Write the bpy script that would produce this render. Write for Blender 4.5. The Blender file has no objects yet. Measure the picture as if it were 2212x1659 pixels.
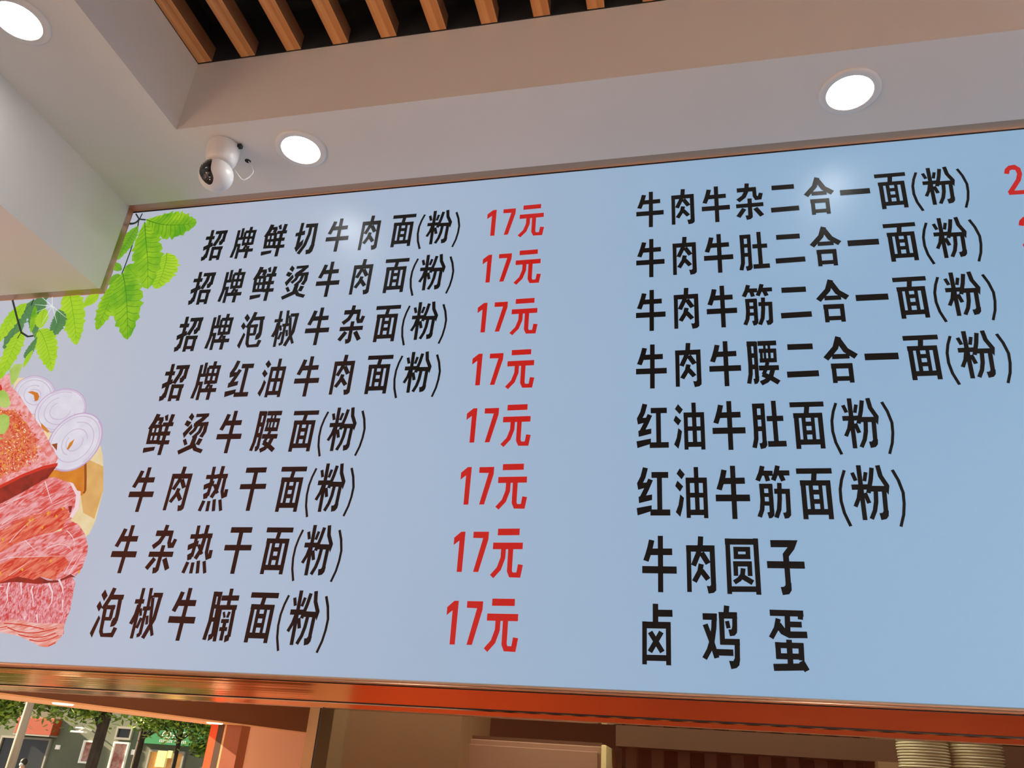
import bpy, bmesh, math, random
from mathutils import Vector, Matrix
random.seed(7)
sc = bpy.context.scene
COL = sc.collection
EYE = 1.62                       # camera height above the shop floor (m)

# ------------------------------------------------------------------ camera, world, sun, exposure
cam_d = bpy.data.cameras.new('camera'); cam = bpy.data.objects.new('camera', cam_d); COL.objects.link(cam)
rx = Vector((0.97642, 0.206167, 0.064025)); dn = Vector((-0.03658, 0.450296, -0.89213)); fw = Vector((-0.212758, 0.868751, 0.44722))
cam.matrix_world = Matrix(((rx.x, -dn.x, -fw.x, 0), (rx.y, -dn.y, -fw.y, 0), (rx.z, -dn.z, -fw.z, EYE), (0, 0, 0, 1)))
cam_d.sensor_width = 36; cam_d.lens = 36 * 1715.05 / 2212; cam_d.clip_start = 0.05; cam_d.clip_end = 300
sc.camera = cam
w = bpy.data.worlds.new('overcast_sky'); sc.world = w; w.use_nodes = True
bg = w.node_tree.nodes['Background']; bg.inputs[0].default_value = (0.80, 0.88, 1.0, 1); bg.inputs[1].default_value = 1.35
sl = bpy.data.lights.new('sun', 'SUN'); sun = bpy.data.objects.new('sun', sl); COL.objects.link(sun)
sl.energy = 38; sl.color = (1, .83, .62); sl.angle = math.radians(1.5)
sun.rotation_euler = Vector((.897, -.126, -.423)).to_track_quat('-Z', 'Y').to_euler(); sun.location = (-14, 2, 8)
sc.view_settings.view_transform = 'Standard'; sc.view_settings.look = 'None'
sc.view_settings.gamma = 1; sc.view_settings.exposure = 0; sc.view_settings.use_curve_mapping = False
sc.cycles.max_bounces = 10; sc.cycles.diffuse_bounces = 5; sc.cycles.glossy_bounces = 5
sc.cycles.transmission_bounces = 6; sc.cycles.transparent_max_bounces = 8
sc.cycles.sample_clamp_indirect = 4; sc.cycles.caustics_reflective = False; sc.cycles.caustics_refractive = False
sc.cycles.use_denoising = True

# ------------------------------------------------------------------ materials
def srgb(r, g, b):
    f = lambda v: (v / 255 / 12.92) if v <= 10 else ((v / 255 + .055) / 1.055) ** 2.4
    return (f(r), f(g), f(b), 1)
MAT = {}
def mat(name, col, rough=.5, metal=0, em=None, es=1, spec=.5, noise=None, bump=None):
    """noise=(scale xyz, colour2, detail, lo, hi)   bump=(scale xyz, strength)"""
    if name in MAT: return MAT[name]
    m = bpy.data.materials.new(name); m.use_nodes = True; nt = m.node_tree; b = nt.nodes['Principled BSDF']
    b.inputs['Base Color'].default_value = col; b.inputs['Roughness'].default_value = rough
    b.inputs['Metallic'].default_value = metal; b.inputs['Specular IOR Level'].default_value = spec
    if em: b.inputs['Emission Color'].default_value = em; b.inputs['Emission Strength'].default_value = es
    def ntex(sc_, det=4):
        tc = nt.nodes.new('ShaderNodeTexCoord'); mp = nt.nodes.new('ShaderNodeMapping'); mp.inputs['Scale'].default_value = sc_
        n = nt.nodes.new('ShaderNodeTexNoise'); n.inputs['Scale'].default_value = 1; n.inputs['Detail'].default_value = det
        nt.links.new(tc.outputs['Object'], mp.inputs[0]); nt.links.new(mp.outputs[0], n.inputs['Vector']); return n
    if noise:
        s, c2, det, lo, hi = noise; n = ntex(s, det); r = nt.nodes.new('ShaderNodeValToRGB')
        r.color_ramp.elements[0].position = lo; r.color_ramp.elements[1].position = hi
        r.color_ramp.elements[0].color = em if em else col; r.color_ramp.elements[1].color = c2
        nt.links.new(n.outputs['Fac'], r.inputs[0]); nt.links.new(r.outputs[0], b.inputs['Emission Color' if em else 'Base Color'])
    if bump:
        n = ntex(bump[0]); bp = nt.nodes.new('ShaderNodeBump'); bp.inputs['Strength'].default_value = bump[1]; bp.inputs['Distance'].default_value = .002
        nt.links.new(n.outputs['Fac'], bp.inputs['Height']); nt.links.new(bp.outputs[0], b.inputs['Normal'])
    MAT[name] = m; return m
paint = mat('white_ceiling_paint', (.72, .70, .67, 1), .75, noise=((1.2, 1.2, 1.2), (.76, .75, .72, 1), 3, .3, .7), bump=((60, 60, 60), .06))
orange_wall = mat('orange_wall_paint', srgb(188, 84, 28), .6, noise=((.7, .7, .7), srgb(176, 76, 24), 2, .3, .7))
salmon = mat('salmon_wall_paint', srgb(242, 194, 164), .6, noise=((.7, .7, .7), srgb(236, 184, 152), 2, .3, .7))
floor_m = mat('warm_floor_tile', srgb(208, 192, 182), .35, noise=((2, 2, 2), srgb(196, 178, 166), 4, .35, .65))
grout = mat('floor_grout', srgb(120, 96, 76), .8)
black = mat('black_paint', (.004, .004, .004, 1), .8)
rose = mat('rose_gold_steel', (.80, .50, .33, 1), .06, 1, bump=((.4, 60, 90), .05))
rose2 = mat('rose_gold_satin', (.66, .40, .25, 1), .28, 1, bump=((.4, 60, 90), .05))
gap = mat('dark_gap', (.006, .002, .002, 1), .7)
wood = mat('oak_slat', srgb(216, 156, 96), .45, noise=((60, 1.6, 60), srgb(170, 106, 54), 6, .35, .7), bump=((90, 3, 90), .25))
white_pl = mat('white_plastic', (.78, .76, .75, 1), .32)
ring_m = mat('lamp_ring_white', (.78, .78, .76, 1), .4)
diff_m = mat('lamp_diffuser', (.9, .9, .9, 1), .5, em=(1, 1, .98, 1), es=27)
baffle_m = mat('lamp_inner_rim', (.75, .9, .8, 1), .35, em=(.66, .95, .76, 1), es=.9)
gloss_black = mat('gloss_black', (.008, .008, .009, 1), .12)
lens_m = mat('lens_glass', (.02, .02, .03, 1), .03)
cabl = mat('white_cable', (.8, .8, .8, 1), .35)
cream = mat('cream_melamine', srgb(226, 208, 160), .3)
kitchen_wall = mat('kitchen_wall', srgb(132, 104, 76), .6, noise=((1, 1, 1), srgb(118, 92, 66), 3, .3, .7))
steel = mat('brushed_steel', (.45, .43, .4, 1), .35, 1)
hood_m = mat('pinkish_enamel', srgb(150, 116, 98), .35)
dark_wood = mat('dark_brown_board', srgb(78, 54, 38), .5)
asphalt = mat('asphalt', srgb(96, 96, 94), .9, noise=((3, 3, 3), srgb(120, 118, 112), 5, .3, .7))
facade = mat('grey_facade', srgb(118, 126, 108), .8, noise=((.6, .6, .6), srgb(98, 104, 88), 4, .3, .7))
bark = mat('tree_bark', srgb(70, 62, 50), .9, noise=((14, 14, 4), srgb(44, 38, 32), 5, .3, .7), bump=((20, 20, 6), .6))
leafm = mat('street_leaves', srgb(168, 196, 66), .6, noise=((3, 3, 3), srgb(104, 146, 44), 3, .35, .65))
leafm2 = mat('street_leaves_dark', srgb(112, 146, 58), .6, noise=((3, 3, 3), srgb(78, 112, 44), 3, .35, .65))
concrete = mat('pole_concrete', srgb(150, 146, 130), .7, noise=((4, 4, 1), srgb(128, 124, 110), 4, .3, .7))
red_brown = mat('red_brown_sign', srgb(164, 66, 32), .5)
green_sign = mat('green_sign_face', srgb(20, 132, 76), .5, em=srgb(12, 110, 60), es=.25)
sign_white = mat('sign_white', srgb(235, 235, 228), .5, em=srgb(220, 225, 215), es=.3)
dark_glass = mat('dark_shop_glass', (.03, .035, .04, 1), .2)
frame_grey = mat('grey_metal_frame', srgb(150, 150, 140), .5)
poster_red = mat('faded_poster', srgb(190, 150, 140), .6, noise=((6, 6, 6), srgb(150, 90, 84), 3, .4, .6))
warm_lit = mat('lit_shop_interior', srgb(200, 150, 90), .6, em=srgb(230, 160, 80), es=.5, noise=((3, 3, 3), srgb(120, 80, 40), 3, .35, .65))
yellow_lit = mat('lit_yellow_notice', srgb(225, 220, 150), .6, em=srgb(225, 220, 150), es=.45)
skin_m = mat('skin', srgb(214, 160, 130), .6); hair_m = mat('black_hair', (.02, .016, .014, 1), .6)
mask_m = mat('white_mask', srgb(236, 236, 232), .7); shirt_m = mat('pale_blue_shirt', srgb(140, 160, 178), .8); pants_m = mat('dark_trousers', srgb(50, 52, 60), .8); shoe_m = mat('dark_shoes', srgb(36, 34, 34), .6)
fill_m = mat('fill_lamp_soft', (.9, .9, .9, 1), .5, em=(1, .94, .86, 1), es=12.0)  # glow of the fill lamps added in the back row
ceramic = mat('white_bowl', srgb(240, 234, 206), .22)

def glass_mat(name, refl, tint, trans):
    m = bpy.data.materials.new(name); m.use_nodes = True; nt = m.node_tree; nt.nodes.clear()
    o = nt.nodes.new('ShaderNodeOutputMaterial'); mx = nt.nodes.new('ShaderNodeMixShader')
    t = nt.nodes.new('ShaderNodeBsdfTransparent'); t.inputs[0].default_value = trans
    g = nt.nodes.new('ShaderNodeBsdfGlossy'); g.inputs['Roughness'].default_value = .004; g.inputs[0].default_value = tint
    ge = nt.nodes.new('ShaderNodeNewGeometry'); fr = nt.nodes.new('ShaderNodeFresnel'); fr.inputs[0].default_value = 1.52
    a = nt.nodes.new('ShaderNodeMath'); a.operation = 'MULTIPLY_ADD'; a.inputs[1].default_value = 1.6; a.inputs[2].default_value = refl
    inv = nt.nodes.new('ShaderNodeMath'); inv.operation = 'SUBTRACT'; inv.inputs[0].default_value = 1; inv.use_clamp = True
    b = nt.nodes.new('ShaderNodeMath'); b.operation = 'MULTIPLY'; b.use_clamp = True
    nt.links.new(fr.outputs[0], a.inputs[0]); nt.links.new(ge.outputs['Backfacing'], inv.inputs[1])
    nt.links.new(a.outputs[0], b.inputs[0]); nt.links.new(inv.outputs[0], b.inputs[1])
    nt.links.new(b.outputs[0], mx.inputs[0]); nt.links.new(t.outputs[0], mx.inputs[1]); nt.links.new(g.outputs[0], mx.inputs[2])
    nt.links.new(mx.outputs[0], o.inputs[0]); return m
glass_m = glass_mat('clear_glass', .02, (1, .95, .88, 1), (.86, .84, .80, 1))
mirror_glass = glass_mat('coated_reflective_glass', .62, (1, .93, .84, 1), (.5, .42, .34, 1))

# ------------------------------------------------------------------ mesh helpers
def finish(bm, name, m, parent=None, smooth=False):
    me = bpy.data.meshes.new(name); bm.to_mesh(me); bm.free()
    if m: me.materials.append(m)
    if smooth:
        for p in me.polygons: p.use_smooth = True
    o = bpy.data.objects.new(name, me); COL.objects.link(o)
    if parent: o.parent = parent; o.matrix_parent_inverse = Matrix.Translation(-Vector(parent.location)) if parent.location.length else Matrix()
    return o
def tag(o, label=None, cat=None, group=None, kind=None):
    for k_, v in (('label', label), ('category', cat), ('group', group), ('kind', kind)):
        if v: o[k_] = v
    return o
def thing(name, label, cat, loc=(0, 0, 0), group=None):
    o = bpy.data.objects.new(name, None); COL.objects.link(o); o.location = loc; o.empty_display_size = .1
    return tag(o, label, cat, group)
def box(bm, x0, y0, z0, x1, y1, z1, bev=0):
    r = bmesh.ops.create_cube(bm, size=1)
    for v in r['verts']:
        v.co = Vector(((x0 + x1) / 2 + v.co.x * (x1 - x0), (y0 + y1) / 2 + v.co.y * (y1 - y0), (z0 + z1) / 2 + v.co.z * (z1 - z0)))
    if bev: bmesh.ops.bevel(bm, geom=list({e for v in r['verts'] for e in v.link_edges}), offset=bev, segments=2, affect='EDGES', profile=.5)
def boxo(name, m, c, parent=None, bev=0, kind=None):
    bm = bmesh.new(); box(bm, *c, bev=bev); o = finish(bm, name, m, parent)
    if kind: o['kind'] = kind
    return o
def tube(bm, pts, r, seg=10, cap=True):
    rings = []; pts = [Vector(p) for p in pts]; n = len(pts)
    for i, p in enumerate(pts):
        d = (pts[min(i + 1, n - 1)] - pts[max(i - 1, 0)]).normalized()
        u = d.orthogonal().normalized() if i == 0 else (u0 - d * u0.dot(d)).normalized()
        u0 = u; v = d.cross(u); rr = r[i] if isinstance(r, (list, tuple)) else r
        rings.append([bm.verts.new(p + (u * math.cos(a) + v * math.sin(a)) * rr) for a in [2 * math.pi * k_ / seg for k_ in range(seg)]])
    for a, b in zip(rings, rings[1:]):
        for k_ in range(seg): bm.faces.new((a[k_], a[(k_ + 1) % seg], b[(k_ + 1) % seg], b[k_]))
    if cap: bm.faces.new(rings[0][::-1]); bm.faces.new(rings[-1])
def lathe(bm, prof, c, seg=40, flip=False):
    """prof: list of (radius, z) relative to c, revolved about the vertical axis"""
    rings = []
    for r, z in prof:
        if r < 1e-6: rings.append([bm.verts.new((c[0], c[1], c[2] + z))])
        else: rings.append([bm.verts.new((c[0] + r * math.cos(2 * math.pi * k_ / seg), c[1] + r * math.sin(2 * math.pi * k_ / seg), c[2] + z)) for k_ in range(seg)])
    for a, b in zip(rings, rings[1:]):
        for k_ in range(seg):
            f = [a[k_ % len(a)], a[(k_ + 1) % len(a)], b[(k_ + 1) % len(b)], b[k_ % len(b)]]
            f2 = []
            for v in f:
                if v not in f2: f2.append(v)
            if len(f2) > 2: bm.faces.new(f2)
    bmesh.ops.recalc_face_normals(bm, faces=bm.faces)

# ------------------------------------------------------------------ room shell
CZ = EYE + 1.638                 # soffit (ceiling) height
RZ = EYE + 1.905                 # underside of the slats
BY = 1.80                        # plane of the menu light box
RX, RY = -1.4246, 1.478          # inner edges of the recess
BX, BZ = -1.797, EYE + 1.309     # bulkhead edge and its underside
XR, YB = 5.2, -9.0
def lwx(y): return -7.005 + (y + 3.85) * (-5.944 + 7.005) / (-9.0 + 3.85)   # left shop wall runs slightly askew
def S(name, m, *boxes, bev=0):
    bm = bmesh.new()
    for b in boxes: box(bm, *b)
    o = finish(bm, name, m); o['kind'] = 'structure'; return o
S('ceiling', paint,
  (BX - .02, RY, CZ, XR, BY + .1, RZ + .35),              # soffit above the sign, its front face is the recess side
  (BX - .02, YB, CZ, RX, RY, RZ + .35))
S('bulkhead_left', paint, (-8.6, YB, BZ, BX, BY - .001, CZ + .62))
# black void over the slats
S('ceiling_void', black, (RX, YB, RZ + .30, XR, RY, RZ + .35),
  (RX - .001, RY - .003, RZ, XR, RY - .0002, RZ + .30), (RX + .0002, YB, RZ, RX + .003, RY - .003, RZ + .30))
S('roof', paint, (-8.9, YB - .3, RZ + .36, XR + .3, 6.2, RZ + .46))
# orange back wall and right wall
S('wall_back', orange_wall, (-6.3, YB - .2, 0, XR + .2, YB, RZ + .35))
S('wall_right', paint, (XR, YB, 0, XR + .2, 6.2, RZ + .35))
def slab(pts2, z0, z1, name, m):
    bm = bmesh.new(); a = [bm.verts.new((x, y, z0)) for x, y in pts2]; b = [bm.verts.new((x, y, z1)) for x, y in pts2]
    bm.faces.new(a[::-1]); bm.faces.new(b); n = len(a)
    for i in range(n): bm.faces.new((a[i], a[(i + 1) % n], b[(i + 1) % n], b[i]))
    bmesh.ops.recalc_face_normals(bm, faces=bm.faces); o = finish(bm, name, m); o['kind'] = 'structure'; return o
yA = -7.45
slab([(lwx(1.79), 1.79), (lwx(1.79) - .45, 1.79), (lwx(YB) - .45, YB), (lwx(YB), YB)], 2.105, BZ, 'wall_left', mat('brown_header_board', srgb(104, 62, 38), .5))     # header over the open shop front
slab([(lwx(yA - .25), yA - .25), (lwx(yA - .25) - .45, yA - .25), (lwx(YB) - .45, YB), (lwx(YB), YB)], 0, 2.104, 'wall_left', salmon)
slab([(lwx(1.79), 1.79), (lwx(1.79) - .45, 1.79), (lwx(.9) - .45, .9), (lwx(.9), .9)], 0, 2.104, 'wall_left', salmon)
tan_m = mat('tan_lintel_board', srgb(226, 176, 128), .5)
slab([(lwx(1.79) + .004, 1.78), (lwx(1.79) - .78, 1.78), (lwx(YB) - .78, YB + .01), (lwx(YB) + .004, YB + .01)], 2.085, 2.1045, 'door_lintel', tan_m)
for i, (x, y) in enumerate(((-6.98, -4.75), (-6.50, -7.16))):
    t = thing('entrance_downlight', 'round lamp under the lintel of the open shop front, %s' % ('nearer the sign' if i == 0 else 'over the orange post'), 'ceiling light', (x, y, 2.084))
    bm = bmesh.new(); lathe(bm, [(0, -.012), (.10, -.012), (.11, -.006), (.11, 0)], (x, y, 2.084), 28); finish(bm, 'diffuser', mat('entrance_lamp', (.9, .9, .9, 1), .5, em=(1, .95, .7, 1), es=5), t)
jx = lwx(yA)
for nm, a, b, m_ in (('door_post', -.46, -.345, mat('orange_door_post', srgb(236, 92, 40), .4)), ('door_post', -.344, -.245, dark_wood), ('door_post', -.244, -.215, tan_m), ('door_post', -.214, .02, mat('brown_door_post', srgb(150, 84, 54), .5))):
    S(nm, m_, (jx + a, yA - .24, 0, jx + b, yA, 2.084))
S('wall_back_panel', mat('tan_panel', srgb(196, 164, 128), .6), (-6.3, YB + .001, 0, -5.32, YB + .08, BZ))
# wall that carries the sign, left of it and under the counter glass
S('wall_front', paint, (lwx(1.8) - .45, BY, 0, -2.62, BY + .12, RZ + .35), (-2.62, BY + .045, EYE + .19, XR, BY + .12, RZ + .35))
# floor
S('floor', grout, (-8.9, YB - .2, -.10, XR, 6.2, -.006))
# ------------------------------------------------------------------ floor tiles: within the shop, plain tiles with joints
fl = [o for o in COL.objects if o.name == 'floor'][0]
tm = bpy.data.meshes.new('floor_tile'); bmt = bmesh.new(); box(bmt, -.297, -.297, -.005, .297, .297, 0); bmt.to_mesh(tm); bmt.free(); tm.materials.append(floor_m)
for i in range(20):
    for j in range(15):
        x = -6.0 + .6 * i; y = -7.2 + .6 * j
        o = bpy.data.objects.new('floor_tile', tm); COL.objects.link(o); o.location = (x, y, 0); o.parent = fl
# slatted ceiling
sw = thing('slatted_ceiling', 'oak slat ceiling with black gaps inside the raised recess', 'slatted ceiling', (1.9, -3.7, RZ))
xs0 = [-1.3985] + [-1.2529 + .1503 * i for i in range(43)]
bm = bmesh.new(); box(bm, -.024, YB + .02 + 3.7, 0, .024, RY - .004 + 3.7, .056, bev=.0012); sm = bpy.data.meshes.new('slat'); bm.to_mesh(sm); bm.free(); sm.materials.append(wood); sm.materials.append(mat('slat_side_shade', srgb(112, 72, 42), .6))
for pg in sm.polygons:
    if abs(pg.normal.x) > .9: pg.material_index = 1  # shade between the slats painted onto their sides as a darker brown
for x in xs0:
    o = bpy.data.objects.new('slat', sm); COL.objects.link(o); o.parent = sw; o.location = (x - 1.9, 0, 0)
boxo('backing_board', black, (RX + .002, YB + .01, RZ + .18, XR - .01, RY - .002, RZ + .2), sw)

# ------------------------------------------------------------------ downlights
def downlight(x, y, label, proto=[None]):
    t = thing('ceiling_downlight', label, 'ceiling light', (x, y, CZ), 'recessed round downlights in the soffit')
    if proto[0] is None:
        bm = bmesh.new(); lathe(bm, [(.076, 0), (.0758, -.0040), (.072, -.0065), (.066, -.0060), (.0580, -.0072), (.0565, -.0060), (.0565, -.0005), (.076, 0)], (0, 0, 0), 64)
        a = finish(bm, 'ring', ring_m, smooth=True)
        bm = bmesh.new(); lathe(bm, [(.0564, -.0058), (.0545, -.0020), (.0535, -.0004)], (0, 0, 0), 64); b = finish(bm, 'inner_rim', baffle_m, smooth=True)
        bm = bmesh.new(); lathe(bm, [(.0540, -.0008), (.03, -.0012), (0, -.0013)], (0, 0, 0), 64); c_ = finish(bm, 'diffuser', diff_m, smooth=True)
        proto[0] = (a, b, c_); parts = proto[0]
    else:
        parts = []
        for p in proto[0]:
            q = p.copy(); COL.objects.link(q); parts.append(q)
    for p in parts: p.parent = t; p.matrix_parent_inverse = Matrix(); p.location = (0, 0, 0)
downlight(.440, 1.6115, 'round white recessed downlight above the right-hand menu column')
downlight(-1.0877, 1.6047, 'round white recessed downlight beside the white dome camera')
downlight(-1.6098, 1.0704, 'round white recessed downlight cut by the left edge of the photo')
# ------------------------------------------------------------------ dome camera
bxy = (-1.3155, 1.5625)
t = thing('security_camera', 'white ball-shaped security camera hanging from the soffit corner', 'camera', (bxy[0], bxy[1], CZ))
bm = bmesh.new(); lathe(bm, [(0, 0), (.0440, 0), (.0462, -.003), (.0470, -.016), (.0465, -.034), (.0440, -.052), (.0395, -.064), (.034, -.070), (0, -.072)], (bxy[0], bxy[1], CZ), 48)
finish(bm, 'base', white_pl, t, True)
bc = Vector((bxy[0], bxy[1], CZ - .112)); br = .0487
bm = bmesh.new(); bmesh.ops.create_uvsphere(bm, u_segments=48, v_segments=32, radius=br, matrix=Matrix.Translation(bc)); ball = finish(bm, 'ball_head', white_pl, t, True)
bm = bmesh.new(); box(bm, bxy[0] + .045, bxy[1] - .006, CZ - .012, bxy[0] + .058, bxy[1] + .008, CZ - .001, bev=.002); finish(bm, 'plug', gloss_black, t)
# black comma-shaped face and lens on the ball, facing the shop
vd = (bc - cam.location).normalized(); e1 = rx - vd * rx.dot(vd); e1.normalize(); e2 = vd.cross(e1); e2 = -e2 if e2.dot(dn) > 0 else e2
def onball(u, v, r=br + .0004):
    """u right, v up in ball radii as the head is turned towards the room"""
    q = min(.999, math.hypot(u, v)); s = math.sqrt(1 - q * q); return bc + (e1 * u + e2 * v - vd * s) * r
FP = [(215, 700), (228, 655), (250, 615), (280, 580), (315, 556), (350, 542), (385, 534), (412, 536), (406, 565), (394, 605), (384, 650), (382, 690), (390, 725), (402, 765), (406, 805), (398, 845), (380, 880), (352, 897), (325, 896), (285, 868), (250, 826), (228, 780), (216, 740)]
def fuv(x, y): return ((x - 447) / 255, -(y - 765) / 248)
cen = fuv(310, 735)
def ballpatch(poly, c0, r, n=6):
    bm = bmesh.new(); cv_ = bm.verts.new(onball(*c0, r)); rings = []
    for k_ in range(1, n + 1):
        f = k_ / n; rings.append([bm.verts.new(onball(c0[0] + (u - c0[0]) * f, c0[1] + (v - c0[1]) * f, r if k_ < n else r - .0006)) for u, v in poly])
    m_ = len(poly)
    for i in range(m_): bm.faces.new((cv_, rings[0][i], rings[0][(i + 1) % m_]))
    for a, b in zip(rings, rings[1:]):
        for i in range(m_): bm.faces.new((a[i], b[i], b[(i + 1) % m_], a[(i + 1) % m_]))
    bmesh.ops.recalc_face_normals(bm, faces=bm.faces); return bm
face = finish(ballpatch([fuv(*p) for p in FP], cen, br + .0009), 'face_plate', gloss_black, t, True)
def circ(cx, cy, r, n=20): return [fuv(cx + r * math.cos(2 * math.pi * i / n), cy + r * math.sin(2 * math.pi * i / n)) for i in range(n)]
l1 = finish(ballpatch(circ(305, 790, 40), fuv(305, 790), br + .0020, 3), 'lens_ring', mat('lens_ring', (.09, .09, .10, 1), .3), t, True)
l2 = finish(ballpatch(circ(305, 790, 30), fuv(305, 790), br + .0030, 3), 'lens', lens_m, t, True)
for (x, y) in ((358, 790), (355, 822), (316, 728)):
    finish(ballpatch(circ(x, y, 8, 8), fuv(x, y), br + .0018, 2), 'indicator', mat('indicator_white', (.5, .5, .5, 1), .4, em=(.5, .5, .5, 1), es=.5), t, True)
# cable looping into a hole in the soffit
bm = bmesh.new()
cp = [(-1.295, 1.600, CZ - .058), (-1.290, 1.608, CZ - .060), (-1.283, 1.618, CZ - .070), (-1.276, 1.625, CZ - .078), (-1.270, 1.630, CZ - .077), (-1.262, 1.638, CZ - .060), (-1.256, 1.641, CZ - .042), (-1.256, 1.640, CZ - .034), (-1.264, 1.636, CZ - .018), (-1.272, 1.632, CZ - .004), (-1.2768, 1.631, CZ + .004)]
tube(bm, cp, .0017, 8); tag(finish(bm, 'camera_cable', cabl, smooth=True), 'thin white cable looping from the ball camera into the soffit', 'cable')
bm = bmesh.new(); lathe(bm, [(0, -.0012), (.0085, -.0012), (.0092, 0)], (-1.2768, 1.631, CZ), 24); o = finish(bm, 'cable_hole', gap); o['kind'] = 'structure'

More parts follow.
